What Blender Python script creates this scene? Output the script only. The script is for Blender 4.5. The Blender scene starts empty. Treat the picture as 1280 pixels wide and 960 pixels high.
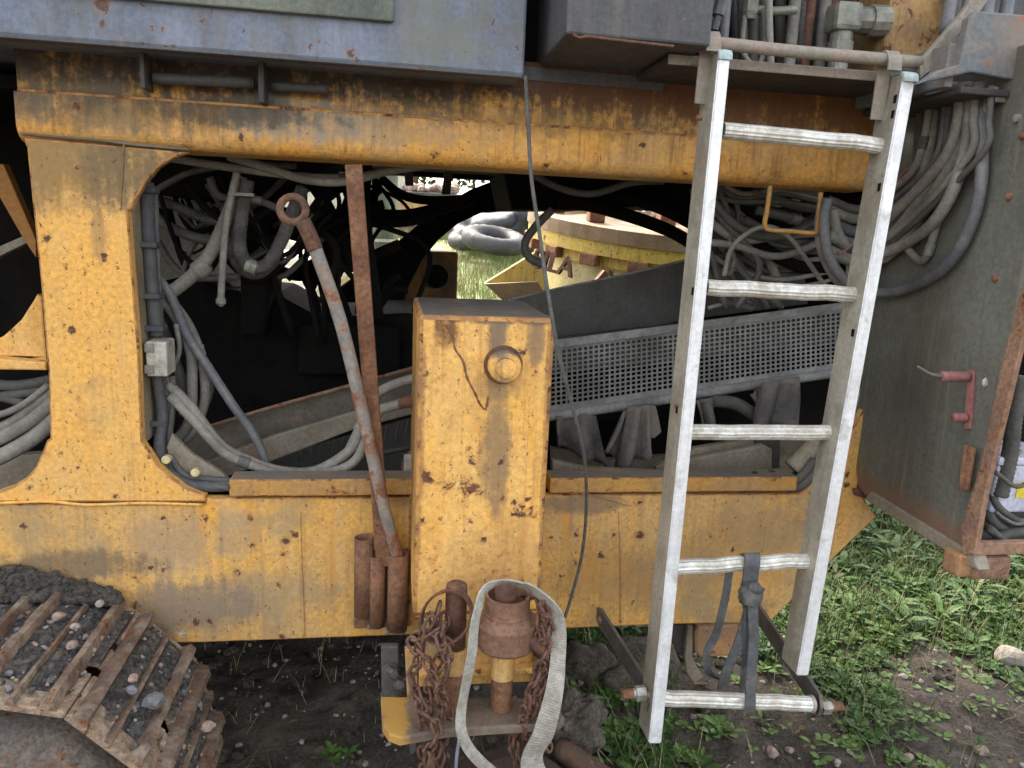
import bpy, bmesh, math, random
from math import sin, cos, pi, radians
from mathutils import Vector, Matrix, noise
random.seed(7)
S = bpy.context.scene
COL = S.collection
# ------------------------------------------------------------------ camera, world, sun
CAM = Vector((0, -1.8, 1.55)); F = 960.0
RC = Matrix.Rotation(radians(-9.3), 3, 'Z') @ Matrix.Rotation(radians(90 - 11.2), 3, 'X') @ Matrix.Rotation(radians(2.6), 3, 'Z')
cam = bpy.data.cameras.new('camera'); cam.sensor_width = 36; cam.lens = 27; cam.clip_start = 0.02; cam.clip_end = 3000
co = bpy.data.objects.new('camera', cam); COL.objects.link(co)
co.matrix_world = Matrix.Translation(CAM) @ RC.to_4x4(); S.camera = co
EL, AZ = radians(48), radians(-22)      # sun stands behind the machine, a little to the left
w = bpy.data.worlds.new('World'); S.world = w; w.use_nodes = True
wn = w.node_tree.nodes; bg = wn['Background']; sk = wn.new('ShaderNodeTexSky')
sk.sky_type = 'NISHITA'; sk.sun_disc = False; sk.sun_elevation = EL; sk.sun_rotation = AZ
sk.air_density = 1.0; sk.dust_density = 4.0; sk.ozone_density = 0.6
hs = wn.new('ShaderNodeHueSaturation'); hs.inputs['Saturation'].default_value = .45   # a hazy, mostly clouded sky
w.node_tree.links.new(sk.outputs[0], hs.inputs['Color']); w.node_tree.links.new(hs.outputs[0], bg.inputs[0]); bg.inputs[1].default_value = 0.15
sl = bpy.data.lights.new('sun', 'SUN'); sl.energy = 1.15; sl.angle = radians(12); sl.color = (1, .95, .86)
so = bpy.data.objects.new('sun', sl); COL.objects.link(so)
sd = Vector((sin(AZ) * cos(EL), cos(AZ) * cos(EL), sin(EL)))
so.rotation_euler = sd.to_track_quat('Z', 'Y').to_euler(); so.location = (0, 4, 8)
S.view_settings.view_transform = 'Standard'; S.view_settings.look = 'None'
S.view_settings.exposure = 2.42; S.view_settings.gamma = 1
S.view_settings.use_white_balance = True; S.view_settings.white_balance_temperature = 7000; S.view_settings.white_balance_tint = 10
S.render.engine = 'CYCLES'

# ------------------------------------------------------------------ measuring helpers: a line of sight met with a real plane
def ray(u, v): return RC @ Vector(((u - 640) / F, -(v - 480) / F, -1))
def P(u, v, y): d = ray(u, v); return CAM + d * ((y - CAM.y) / d.y)
def PZ(u, v, z): d = ray(u, v); return CAM + d * ((z - CAM.z) / d.z)
def PX(u, v, x): d = ray(u, v); return CAM + d * ((x - CAM.x) / d.x)

# ------------------------------------------------------------------ materials
def mat(name, c1, c2=None, scale=6, rough=(.55, .85), metal=0, rust=0, rustscale=14, spots=0, spotscale=26, spotcol=(.09, .042, .03), pale=0, palecol=(.78, .52, .21), streak2=(.70, .29, .03), streak=0, streakcol=(.05, .035, .02),
        grime=0, grimecol=(.06, .055, .045), grimesoft=.14, grimescale=2.5, stains=(), dust=0, dustcol=(.17, .15, .12), bump=.25, fine=.18, rustcols=((.20, .075, .03), (.07, .032, .02)), stretch=None, bumpscale=60):
    m = bpy.data.materials.new(name); m.use_nodes = True
    t = m.node_tree; N = t.nodes; L = t.links; N.clear()
    out = N.new('ShaderNodeOutputMaterial'); b = N.new('ShaderNodeBsdfPrincipled'); L.new(b.outputs[0], out.inputs[0])
    geo = N.new('ShaderNodeNewGeometry'); pos = geo.outputs['Position']
    def vmul(v, s):
        n = N.new('ShaderNodeVectorMath'); n.operation = 'MULTIPLY'; L.new(v, n.inputs[0]); n.inputs[1].default_value = s; return n.outputs[0]
    def vadd(v, s):
        n = N.new('ShaderNodeVectorMath'); n.operation = 'ADD'; L.new(v, n.inputs[0]); n.inputs[1].default_value = s; return n.outputs[0]
    def noi(s, det=6, ro=.6, v=None, dist=0):
        n = N.new('ShaderNodeTexNoise'); n.inputs['Scale'].default_value = s; n.inputs['Detail'].default_value = det
        n.inputs['Roughness'].default_value = ro; n.inputs['Distortion'].default_value = dist; L.new(v or pos, n.inputs['Vector']); return n.outputs['Fac']
    def ramp(f, a, bb, lo=0, hi=1):
        n = N.new('ShaderNodeMapRange'); n.interpolation_type = 'SMOOTHSTEP'; L.new(f, n.inputs[0]); n.inputs[1].default_value = a; n.inputs[2].default_value = bb
        n.inputs[3].default_value = lo; n.inputs[4].default_value = hi; return n.outputs[0]
    def mth(op, a, bb):
        n = N.new('ShaderNodeMath'); n.operation = op
        for i, q in enumerate((a, bb)):
            if isinstance(q, (int, float)): n.inputs[i].default_value = q
            else: L.new(q, n.inputs[i])
        return n.outputs[0]
    def mix(f, a, bb):
        n = N.new('ShaderNodeMix'); n.data_type = 'RGBA'
        if isinstance(f, (int, float)): n.inputs[0].default_value = f
        else: L.new(f, n.inputs[0])
        for i, q in ((6, a), (7, bb)):
            if isinstance(q, tuple): n.inputs[i].default_value = (*q, 1)
            else: L.new(q, n.inputs[i])
        return n.outputs[2]
    base = vmul(pos, stretch) if stretch else pos
    col = mix(ramp(noi(scale, 6, .65, base), .38, .62), c1, c2 or c1)
    f = noi(90, 4, .7, base)
    if fine:
        k = ramp(f, .3, .7, 1 - fine, 1 + fine)
        n = N.new('ShaderNodeMix'); n.data_type = 'RGBA'; n.blend_type = 'MULTIPLY'; n.inputs[0].default_value = 1; L.new(col, n.inputs[6]); L.new(k, n.inputs[7]); col = n.outputs[2]
    if pale:
        col = mix(ramp(noi(1, 9, .7, vmul(vadd(pos, (9, 1, 3)), (14, 14, 4)), .5), .42, .74, 0, pale), col, palecol)
        col = mix(ramp(noi(1, 6, .65, vmul(vadd(pos, (1, 6, 2)), (26, 26, 3))), .5, .72, 0, pale * .9), col, streak2)
        col = mix(ramp(noi(26, 9, .75, vadd(pos, (2, 8, 1)), .2), .56, .66, 0, pale * .3), col, tuple(c * .62 for c in palecol))
    roughf = ramp(noi(11, 5, .6), .3, .7, rough[0], rough[1])
    h = f
    if grime:
        g = ramp(noi(grimescale, 7, .68, vadd(pos, (3.1, 7, 1))), .60 - grime * .3, .60 - grime * .3 + grimesoft + grime * .1, 0, min(1, .35 + grime))
        col = mix(g, col, grimecol)
    if streak:
        s = ramp(noi(1, 5, .6, vmul(pos, (42, 42, 2.6))), .5, .78, 0, streak)
        col = mix(mth('MULTIPLY', s, ramp(noi(3, 3), .35, .6)), col, streakcol)
        s2 = ramp(noi(1, 4, .55, vmul(vadd(pos, (5, 2, 9)), (110, 110, 4))), .52, .75, 0, streak * .6)
        col = mix(s2, col, streakcol)
    if stains: NA = noi(7, 8, .72, None, .3); NB = noi(60, 5, .7); NC = noi(1, 4, .6, vmul(pos, (50, 50, 4)))
    for (cx, cz, rx, rz, st, sc) in stains:
        sx = N.new('ShaderNodeSeparateXYZ'); L.new(pos, sx.inputs[0])
        dx = mth('POWER', mth('ABSOLUTE', mth('DIVIDE', mth('SUBTRACT', sx.outputs[0], cx), rx), 0), 2)
        dz = mth('POWER', mth('ABSOLUTE', mth('DIVIDE', mth('SUBTRACT', sx.outputs[2], cz), rz), 0), 2)
        d = mth('ADD', mth('ADD', dx, dz), mth('MULTIPLY', mth('SUBTRACT', NA, .5), 3.4))
        d = mth('ADD', d, mth('MULTIPLY', mth('SUBTRACT', NB, .5), 2.2)); d = mth('ADD', d, mth('MULTIPLY', mth('SUBTRACT', NC, .5), 2.0))
        col = mix(ramp(d, .15, 1.6, st, 0), col, sc)
    if rust:
        RN = noi(rustscale, 9, .74, vadd(pos, (11, 4, 2)), .4); r = ramp(RN, .70 - rust * .35, .73 - rust * .33)
        rc = mix(ramp(noi(70, 5, .7), .35, .65), rustcols[0], rustcols[1])
        edge = ramp(RN, .64 - rust * .35, .72 - rust * .34, 0, .55)
        col = mix(edge, col, (.36, .15, .05)); col = mix(r, col, rc)
        h = mth('SUBTRACT', h, mth('MULTIPLY', r, .8))
    for (sps, sca, mul) in (((spots, spotscale, 1), (min(1, spots * 1.5), spotscale * 3.2, .9), (spots * .7, spotscale * .45, .6)) if spots else ()):
        v = N.new('ShaderNodeTexVoronoi'); v.inputs['Scale'].default_value = sca
        dd = N.new('ShaderNodeVectorMath'); dd.operation = 'ADD'; L.new(pos, dd.inputs[0])
        nn = N.new('ShaderNodeTexNoise'); nn.inputs['Scale'].default_value = 55; nn.inputs['Detail'].default_value = 5; nn.inputs['Roughness'].default_value = .75; L.new(pos, nn.inputs['Vector'])
        L.new(vmul(nn.outputs['Color'], (.034, .034, .05)), dd.inputs[1]); L.new(dd.outputs[0], v.inputs['Vector'])
        sp = N.new('ShaderNodeSeparateColor'); L.new(v.outputs['Color'], sp.inputs[0])
        rad = mth('MULTIPLY', ramp(sp.outputs[0], 1 - sps, 1, 0, 1), .27 * mul)
        k = ramp(mth('SUBTRACT', v.outputs['Distance'], rad), -.05, .0, 1, 0)
        halo = ramp(mth('SUBTRACT', v.outputs['Distance'], rad), -.02, .14, .35, 0)
        on = ramp(rad, .02, .06)
        col = mix(mth('MULTIPLY', halo, on), col, (.30, .13, .04))
        col = mix(mth('MULTIPLY', mth('MULTIPLY', k, on), ramp(f, .3, .5, .55, 1)), col, spotcol); h = mth('SUBTRACT', h, mth('MULTIPLY', k, .5))
    if dust:
        sx = N.new('ShaderNodeSeparateXYZ'); L.new(geo.outputs['Normal'], sx.inputs[0])
        d = mth('MULTIPLY', ramp(sx.outputs[2], .35, .85, 0, dust), ramp(noi(14, 8, .7), .25, .6, .55, 1))
        col = mix(d, col, dustcol)
    L.new(col, b.inputs['Base Color']); L.new(roughf, b.inputs['Roughness']); b.inputs['Metallic'].default_value = metal
    b.inputs['Specular IOR Level'].default_value = .4
    bp = N.new('ShaderNodeBump'); bp.inputs['Strength'].default_value = bump; bp.inputs['Distance'].default_value = .006
    hh = mth('ADD', h, mth('MULTIPLY', noi(bumpscale, 8, .7), 1.0)); hh = mth('ADD', hh, mth('MULTIPLY', noi(3.5, 3, .5), 1.6))
    L.new(hh, bp.inputs['Height']); L.new(bp.outputs[0], b.inputs['Normal'])
    return m

BEAM_DARK = (.022, .019, .015)  # near-black tone, the beam darkens towards its top edge
M = {}
YEL = (.60, .30, .055); YE2 = (.50, .27, .075)
M['yellow'] = mat('yellow_paint', YEL, YE2, 3.5, pale=.5, rust=.06, rustscale=22, spots=.30, spotscale=30, streak=.35, streakcol=(.22, .12, .045), grime=.18, grimecol=(.27, .20, .11), grimescale=4)
M['pillar'] = mat('pillar_paint', (.80, .42, .095), (.70, .39, .115), 4, pale=.45, rust=.06, rustscale=24, spots=.5, spotscale=27, streak=.3, streakcol=(.30, .16, .05), grime=.1, grimecol=(.30, .21, .10), grimescale=5,
    stains=((-.68, 1.67, .22, .12, .75, (.17, .12, .06)), (-.55, 1.66, .10, .09, .6, (.12, .09, .05)), (-.62, 1.50, .02, .06, .5, (.16, .10, .07))))
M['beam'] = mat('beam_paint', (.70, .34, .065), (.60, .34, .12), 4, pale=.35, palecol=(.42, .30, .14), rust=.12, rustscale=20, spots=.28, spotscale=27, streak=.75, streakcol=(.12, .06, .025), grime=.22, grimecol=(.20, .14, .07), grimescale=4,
    stains=((-.15, 1.895, .95, .105, .97, BEAM_DARK), (-.72, 1.84, .25, .09, .85, (.03, .024, .016)), (-.22, 1.765, .14, .05, .75, (.27, .25, .21)), (.02, 1.765, .2, .04, .45, (.27, .24, .19)), (-.60, 1.765, .28, .05, .7, (.13, .10, .06)), (-.32, 1.775, .2, .035, .7, (.05, .042, .034)), (.35, 1.90, .5, .05, .8, (.04, .025, .014)), (.85, 1.885, .6, .085, .9, (.12, .05, .02)), (.3, 1.8, .35, .03, .5, (.16, .11, .05))))
M['lower'] = mat('lower_paint', (.72, .38, .085), (.60, .35, .12), 3.2, pale=.6, palecol=(.60, .43, .22), rust=.08, rustscale=18, spots=.4, spotscale=30, streak=.5, streakcol=(.24, .15, .07), grime=.35, grimecol=(.30, .23, .14), grimescale=3.2,
    stains=((-.50, .80, .10, .09, .5, (.27, .22, .17)), (-.36, .82, .05, .06, .45, (.26, .22, .17)), (-.46, .63, .16, .07, .8, (.20, .165, .13)), (-.74, .74, .2, .04, .7, (.10, .085, .07)), (.50, .88, .12, .025, .7, (.16, .13, .10)), (.18, .9, .2, .025, .6, (.16, .09, .06)), (.6, .68, .15, .1, .5, (.30, .16, .055)), (.95, .75, .2, .12, .4, (.33, .20, .09))))
M['post'] = mat('post_paint', (.82, .44, .10), (.76, .43, .13), 4, pale=.4, rust=.24, rustscale=17, spots=.45, spotscale=31, streak=.55, streakcol=(.20, .09, .04), grime=.08, grimecol=(.28, .2, .1), grimescale=5, dust=1, dustcol=(.10, .095, .085),
    stains=((.225, 1.10, .03, .16, .75, (.20, .14, .09)), (.225, 1.23, .05, .03, .5, (.22, .15, .09)), (.2, 1.374, .3, .010, .85, (.15, .085, .055)), (.11, 1.35, .03, .035, .9, (.13, .055, .03)), (.33, 1.2, .006, .3, .5, (.14, .07, .04)), (.22, 1.34, .02, .05, .85, (.15, .12, .09)), (.30, 1.33, .018, .05, .7, (.15, .12, .09)), (.065, 1.1, .012, .3, .6, (.10, .05, .03)), (.25, .85, .12, .1, .35, (.25, .12, .06))))
M['edge'] = mat('chipped_edge', (.52, .26, .07), (.30, .15, .07), 18, rust=.42, rustscale=30)
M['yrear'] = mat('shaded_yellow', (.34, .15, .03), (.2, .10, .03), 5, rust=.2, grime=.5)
M['ret'] = mat('dusty_return', (.30, .25, .17), (.24, .20, .13), 6, grime=.3, grimecol=(.14, .11, .07), streak=.3)
M['blue'] = mat('blue_grey_paint', (.15, .18, .245), (.115, .13, .155), 4.5, pale=.5, palecol=(.27, .31, .39), streak2=(.17, .17, .15), rough=(.35, .6), rust=.10, rustscale=12, spots=.3, spotscale=17, streak=.5, streakcol=(.16, .12, .09), grime=.42, grimecol=(.16, .17, .14), grimescale=5,
    rustcols=((.24, .13, .07), (.14, .07, .04)), bump=.12)
M['olive'] = mat('olive_cover_paint', (.10, .115, .10), (.16, .175, .14), 6, rust=.1, streak=.4, grime=.3, grimecol=(.2, .2, .14))
M['slate'] = mat('slate_paint', (.085, .087, .095), (.07, .07, .075), 4, rough=(.4, .7), rust=.07, rustscale=16, spots=.2, streak=.5, streakcol=(.16, .14, .11), grime=.3, grimecol=(.12, .12, .11),
    rustcols=((.45, .09, .06), (.12, .06, .05)))
M['door'] = mat('grey_door_paint', (.148, .152, .130), (.112, .115, .098), 3, rough=(.45, .7), rust=.035, rustscale=14, spots=.14, streak=1.0, streakcol=(.20, .175, .115), grime=.45, grimecol=(.095, .088, .07), grimescale=4,
    stains=((1.235, .92, .5, .05, .7, (.19, .10, .06)),), bump=.12)
M['rust'] = mat('rusted_steel', (.24, .12, .065), (.16, .075, .045), 12, rough=(.75, .95), rust=.25, rustscale=30, streak=.2, bump=.5, fine=.3)
M['collar'] = mat('brown_rusted_casting', (.25, .14, .085), (.19, .10, .065), 14, rough=(.6, .85), rust=.12, rustscale=40, streak=.5, streakcol=(.12, .06, .04), bump=.15, fine=.3)
M['rustd'] = mat('dark_rusted_steel', (.155, .075, .048), (.10, .052, .038), 14, rough=(.75, .95), rust=.3, rustscale=35, grime=.3, grimecol=(.16, .13, .1), bump=.5, fine=.3)
M['shoe'] = mat('worn_track_steel', (.19, .135, .105), (.13, .09, .07), 10, rough=(.5, .9), rust=.3, rustscale=24, grime=.45, grimecol=(.33, .27, .20), grimescale=14, bump=.5, fine=.35)
M['shoeplate'] = mat('muddy_track_plate', (.38, .30, .22), (.27, .19, .13), 16, rough=(.8, 1), rust=.35, rustscale=20, rustcols=((.20, .085, .045), (.10, .05, .03)), bump=.8, fine=.35)
M['beam2'] = mat('grimy_upright_paint', (.40, .24, .09), (.26, .17, .09), 9, rust=.35, rustscale=16, spots=.5, grime=.4, streak=.6, grimecol=(.13, .10, .07))
M['orangebox'] = mat('orange_brown_paint', (.44, .23, .10), (.32, .17, .09), 9, rust=.2, spots=.4, grime=.3, grimecol=(.25, .19, .12))
M['rustorange'] = mat('orange_rust_steel', (.31, .18, .115), (.22, .13, .09), 12, rough=(.75, .95), rust=.3, rustscale=26, bump=.5, fine=.3)
M['greyrod'] = mat('grey_painted_rod', (.22, .21, .19), (.30, .28, .25), 14, rust=.5, rustscale=13, rustcols=((.26, .11, .07), (.19, .085, .055)), stretch=None)
M['hose'] = mat('dusty_hose', (.27, .255, .22), (.21, .20, .175), 9, rough=(.6, .9), grime=.4, grimecol=(.14, .13, .115), grimescale=9, bump=.3)
M['hosed'] = mat('dark_hose', (.075, .073, .07), (.11, .105, .092), 9, rough=(.5, .85), grime=.3, grimecol=(.12, .11, .095), bump=.3)
M['hosew'] = mat('ribbed_hose', (.11, .105, .095), (.06, .058, .055), 30, rough=(.6, .9), bump=1.0, bumpscale=110)
M['hoseb'] = mat('glossy_hose', (.10, .108, .12), (.16, .16, .16), 9, rough=(.35, .6), grime=.25, grimecol=(.14, .135, .12), bump=.15)
M['black'] = mat('unlit_black', (.006, .006, .006), (.010, .009, .008), 6, rough=(.9, 1), grime=.3, grimecol=(.014, .012, .010), bump=.1)  # darkness of the unlit interior put into the base colour
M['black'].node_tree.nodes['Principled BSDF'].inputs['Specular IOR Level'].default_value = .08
M['darkst'] = mat('dark_steel', (.05, .048, .045), (.07, .065, .058), 5, streak=.3, streakcol=(.1, .09, .08), grime=.4, grimecol=(.035, .032, .03))
M['dim'] = mat('oily_engine_steel', (.011, .011, .012), (.018, .016, .014), 8, rough=(.35, .7), grime=.3, grimecol=(.025, .022, .018))
M['convey'] = mat('dusty_dark_plate', (.085, .085, .078), (.07, .068, .062), 4, streak=.5, streakcol=(.12, .11, .095), grime=.3, grimecol=(.05, .048, .045), bump=.15)
M['channel'] = mat('dusty_channel_steel', (.17, .15, .12), (.12, .105, .08), 6, rust=.15, rustscale=10, grime=.4, grimecol=(.08, .07, .06), dust=.6, dustcol=(.26, .21, .16))
M['guard'] = mat('grey_perforated_steel', (.27, .275, .26), (.20, .20, .19), 5, rough=(.5, .8), grime=.5, grimecol=(.12, .12, .115), grimescale=3, bump=.15)
M['guardrim'] = mat('grey_guard_rim', (.26, .265, .265), (.18, .18, .175), 9, grime=.35, grimecol=(.12, .11, .1), grimescale=12)
M['alu'] = mat('worn_aluminium', (.80, .81, .82), (.70, .71, .71), 10, rough=(.30, .5), metal=.25, streak=.3, streakcol=(.33, .31, .26), grime=.22, grimecol=(.36, .34, .28), grimescale=14, bump=.08, fine=.1)
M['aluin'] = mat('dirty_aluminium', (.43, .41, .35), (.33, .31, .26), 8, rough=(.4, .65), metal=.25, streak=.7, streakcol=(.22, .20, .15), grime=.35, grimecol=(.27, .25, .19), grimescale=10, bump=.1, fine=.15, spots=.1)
M['cap'] = mat('pale_teal_plastic', (.34, .45, .45), (.42, .50, .49), 20, grime=.3, grimecol=(.3, .3, .27))
M['galv'] = mat('grey_flat_steel', (.145, .14, .13), (.11, .10, .095), 12, rough=(.35, .6), metal=.3, rust=.08, streak=.2, grime=.3, grimecol=(.2, .18, .15), grimescale=12)
M['nut'] = mat('zinc_nut', (.40, .39, .36), (.28, .25, .2), 30, rough=(.3, .6), metal=.5, rust=.1)
M['brass'] = mat('dull_brass_fitting', (.27, .27, .22), (.20, .20, .17), 20, rough=(.35, .6), metal=.3, grime=.3)
M['bar'] = mat('worn_bar_paint', (.27, .245, .20), (.30, .235, .20), 14, rough=(.5, .8), grime=.35, grimecol=(.22, .22, .15), rust=.12, rustscale=20)
M['white'] = mat('grimy_white_plastic', (.52, .51, .46), (.42, .40, .34), 14, rough=(.4, .6), grime=.45, grimecol=(.22, .2, .16), grimescale=22)
M['battery'] = mat('white_battery_plastic', (.55, .56, .66), (.5, .5, .58), 8, rough=(.3, .5), grime=.2)
M['sticker'] = mat('yellow_sticker', (.7, .55, .05))
M['redp'] = mat('faded_red_paint', (.36, .15, .14), (.28, .12, .115), 18, rough=(.4, .7), rust=.1, grime=.2, grimecol=(.3, .2, .17))
M['redchip'] = mat('chipped_red_blue_paint', (.14, .17, .19), (.19, .17, .15), 9, rust=.24, rustscale=13, rustcols=((.55, .10, .06), (.28, .09, .06)), grime=.4, grimecol=(.25, .2, .16), grimescale=5)
M['webbing'] = mat('grey_webbing', (.42, .40, .35), (.33, .31, .26), 14, rough=(.9, 1), grime=.25, grimecol=(.2, .18, .13), grimescale=13, bump=.6, bumpscale=160)
M['blackstrap'] = mat('worn_rubber_strap', (.10, .105, .11), (.065, .066, .068), 16, rough=(.6, .9), grime=.4, grimecol=(.15, .145, .13), grimescale=20, bump=.4)
M['wire'] = mat('grey_wire_rope', (.13, .13, .12), (.09, .09, .08), 40, bump=.6, bumpscale=220)
M['crush'] = mat('pale_yellow_crusher_paint', (.60, .52, .26), (.52, .46, .25), 5, rust=.08, rustscale=8, spots=.3, spotscale=14, grime=.3, grimecol=(.40, .34, .2), streak=.4, streakcol=(.3, .22, .1))
M['crushy'] = mat('bright_yellow_crusher_paint', (.62, .46, .10), (.56, .40, .12), 5, rust=.16, rustscale=8, spots=.4, spotscale=12, streak=.8, streakcol=(.13, .07, .03))
M['crushr'] = mat('rusty_ring_steel', (.27, .19, .11), (.20, .13, .075), 5, rust=.25, rustscale=8, grime=.3, grimecol=(.32, .28, .2))
M['tyre'] = mat('weathered_tyre_rubber', (.035, .035, .038), (.055, .055, .058), 4, rough=(.5, .8), dust=.3, dustcol=(.07, .07, .07))
M['tarp'] = mat('black_plastic_tarp', (.022, .026, .036), (.035, .038, .048), 4, rough=(.3, .5), bump=1, bumpscale=9)
M['orange'] = mat('faded_orange_sheet', (.52, .33, .14), (.45, .28, .13), 3, grime=.3, streak=.4)
M['maroon'] = mat('maroon_sheet', (.20, .09, .075), (.16, .08, .07), 3)
M['green'] = mat('faded_green_paint', (.10, .135, .09), (.2, .23, .17), 5, streak=.5, streakcol=(.3, .32, .27))
M['cream'] = mat('cream_sheet', (.66, .62, .50), (.55, .52, .42), 2, streak=.3, streakcol=(.4, .36, .27))
M['beige'] = mat('beige_inner_panel', (.32, .29, .24), (.27, .25, .21), 4, grime=.2)
M['soil'] = mat('dark_soil', (.095, .076, .058), (.055, .045, .035), 4, rough=(.9, 1), grime=.35, grimecol=(.15, .12, .09), grimescale=7, bump=1.0, fine=.45, bumpscale=70)
M['mud'] = mat('black_mud', (.045, .04, .035), (.075, .066, .055), 20, rough=(.85, 1), grime=.3, grimecol=(.13, .115, .095), grimescale=25, bump=1, fine=.5)
M['wheel'] = mat('dirty_grey_casting', (.17, .14, .115), (.115, .095, .08), 7, rough=(.7, .95), rust=.22, rustscale=12, spots=.4, grime=.4, grimecol=(.11, .10, .095), grimescale=6, bump=.8, fine=.4)
M['clod'] = mat('grey_dried_mud', (.13, .11, .09), (.08, .066, .055), 18, rough=(.9, 1), fine=.4, bump=1)
M['drum_rust'] = mat('dark_brown_rust', (.09, .05, .035), (.06, .035, .03), 10, rough=(.8, 1), rust=.2, grime=.4, grimecol=(.10, .08, .06))  # even dark brown of the rusty drum
M['gravel'] = mat('packed_dark_grit', (.05, .052, .055), (.10, .095, .085), 45, rough=(.7, 1), grime=.35, grimecol=(.2, .16, .12), grimescale=30, bump=1.2, fine=.5)
M['stone'] = mat('pale_stone', (.36, .32, .28), (.26, .22, .19), 30, rough=(.8, 1), bump=.5)
M['stonep'] = mat('pink_stone', (.34, .25, .20), (.26, .19, .16), 30, rough=(.8, 1), bump=.5)
M['stoneb'] = mat('blue_grey_stone', (.13, .135, .145), (.20, .20, .21), 30, rough=(.5, .8), bump=.4)
M['leaf'] = mat('weed_leaf', (.07, .14, .025), (.12, .20, .04), 7, rough=(.45, .7), fine=.25, bump=.1)
M['leafd'] = mat('dark_weed_leaf', (.028, .075, .010), (.055, .11, .016), 5, rough=(.5, .7), fine=.25, bump=.1)
M['grass'] = mat('green_grass', (.038, .085, .010), (.075, .12, .02), 3, rough=(.55, .8), bump=0)
M['dry'] = mat('dry_grass', (.34, .28, .16), (.26, .22, .11), 3, rough=(.6, .8), bump=0)
M['litter'] = mat('dead_leaf', (.16, .10, .05), (.25, .18, .09), 9, rough=(.8, 1), bump=.2)
M['bank'] = mat('bright_grass', (.13, .19, .045), (.22, .23, .09), 2, rough=(.6, .8), bump=0)
M['canvas'] = mat('grimy_rubber_flap', (.14, .13, .12), (.09, .085, .08), 6, grime=.4, grimecol=(.2, .175, .15), grimescale=8, bump=.5)
M['khaki'] = mat('dusty_inner_plate', (.27, .235, .18), (.20, .165, .12), 6, rust=.12, rustscale=6, rustcols=((.33, .18, .08), (.2, .12, .06)), grime=.3, grimecol=(.13, .12, .10), bump=.4)
M['conduit'] = mat('ribbed_conduit', (.055, .06, .068), (.085, .088, .092), 14, grime=.3, grimecol=(.14, .13, .12), bump=.2)

# ------------------------------------------------------------------ object helpers
def link(name, me, m, parent=None):
    o = bpy.data.objects.new(name, me); COL.objects.link(o)
    for q in (m if isinstance(m, (list, tuple)) else [m]):
        if q and q.name not in [x.name for x in me.materials if x]: me.materials.append(q)
    if parent is not None:
        o.parent = parent
    return o
def par_fix(o, parent):
    o.parent = parent; o.matrix_parent_inverse = parent.matrix_world.inverted()
def obj(name, bm, m, parent=None, smooth=False, recalc=True):
    if recalc: bmesh.ops.recalc_face_normals(bm, faces=bm.faces)
    me = bpy.data.meshes.new(name); bm.to_mesh(me); bm.free()
    if smooth:
        for p in me.polygons: p.use_smooth = True
    o = bpy.data.objects.new(name, me); COL.objects.link(o)
    for q in (m if isinstance(m, (list, tuple)) else [m]): me.materials.append(q)
    if parent is not None: setpar(o, parent)
    return o
WORLD = {}
def setpar(o, parent):
    o.parent = parent
    r = parent
    base = Matrix.Identity(4)
    while r is not None:
        base = r.matrix_basis.copy() if r.parent is None else base
        r = r.parent
    o.matrix_parent_inverse = Matrix.Identity(4) if parent.parent is not None or parent.type == 'MESH' else base.inverted()
def tag(o, label=None, cat=None, group=None, kind=None):
    if label: o['label'] = label
    if cat: o['category'] = cat
    if group: o['group'] = group
    if kind: o['kind'] = kind
    return o
def thing(name, label, cat, loc, group=None):
    o = bpy.data.objects.new(name, None); COL.objects.link(o); o.location = loc; o.empty_display_size = .1
    return tag(o, label, cat, group)
def area2(pts):
    return sum(pts[i][0] * pts[(i + 1) % len(pts)][1] - pts[(i + 1) % len(pts)][0] * pts[i][1] for i in range(len(pts)))
def slabw(name, W, th, m, parent, bev=.0, edge=None, axis=Vector((0, 1, 0)), bm=None):
    """polygon of world points, thickened along axis, its front edges softened"""
    own = bm is None
    bm = bm or bmesh.new()
    vs = [bm.verts.new(p) for p in W]; f = bm.faces.new(vs)
    f.normal_update()
    if f.normal.dot(axis) > 0: f.normal_flip(); f.normal_update()
    front = list(f.edges)
    r = bmesh.ops.extrude_face_region(bm, geom=[f], use_keep_orig=True)
    nv = [g for g in r['geom'] if isinstance(g, bmesh.types.BMVert)]
    bmesh.ops.translate(bm, verts=nv, vec=axis * th)
    if bev:
        before = set(bm.faces)
        rr = bmesh.ops.bevel(bm, geom=front, offset=bev, segments=2, affect='EDGES', profile=.5)
        if edge:
            for q in rr['faces']: q.material_index = 1
    if own:
        bmesh.ops.triangulate(bm, faces=[f for f in bm.faces if len(f.verts) > 4])
        return obj(name, bm, [m, edge] if edge else m, parent)
def slab(name, pts, y, th, m, parent, bev=.002, edge=None):
    return slabw(name, [P(u, v, y) for u, v in pts], th, m, parent, bev, edge)
def addbox(bm, a, b, bev=0, mi=0):
    a, b = Vector(a), Vector(b)
    lo = Vector([min(a[i], b[i]) for i in range(3)]); hi = Vector([max(a[i], b[i]) for i in range(3)])
    r = bmesh.ops.create_cube(bm, size=1)
    for v in r['verts']: v.co = Vector([lo[i] if v.co[i] < 0 else hi[i] for i in range(3)])
    if bev:
        es = {e for v in r['verts'] for e in v.link_edges}
        rr = bmesh.ops.bevel(bm, geom=list(es), offset=bev, segments=2, affect='EDGES', profile=.5)
        if mi:
            for q in rr['faces']: q.material_index = mi
def box(name, a, b, m, parent, bev=0.003, edge=None):
    bm = bmesh.new(); addbox(bm, a, b, bev, 1 if edge else 0)
    return obj(name, bm, [m, edge] if edge else m, parent)
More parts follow.
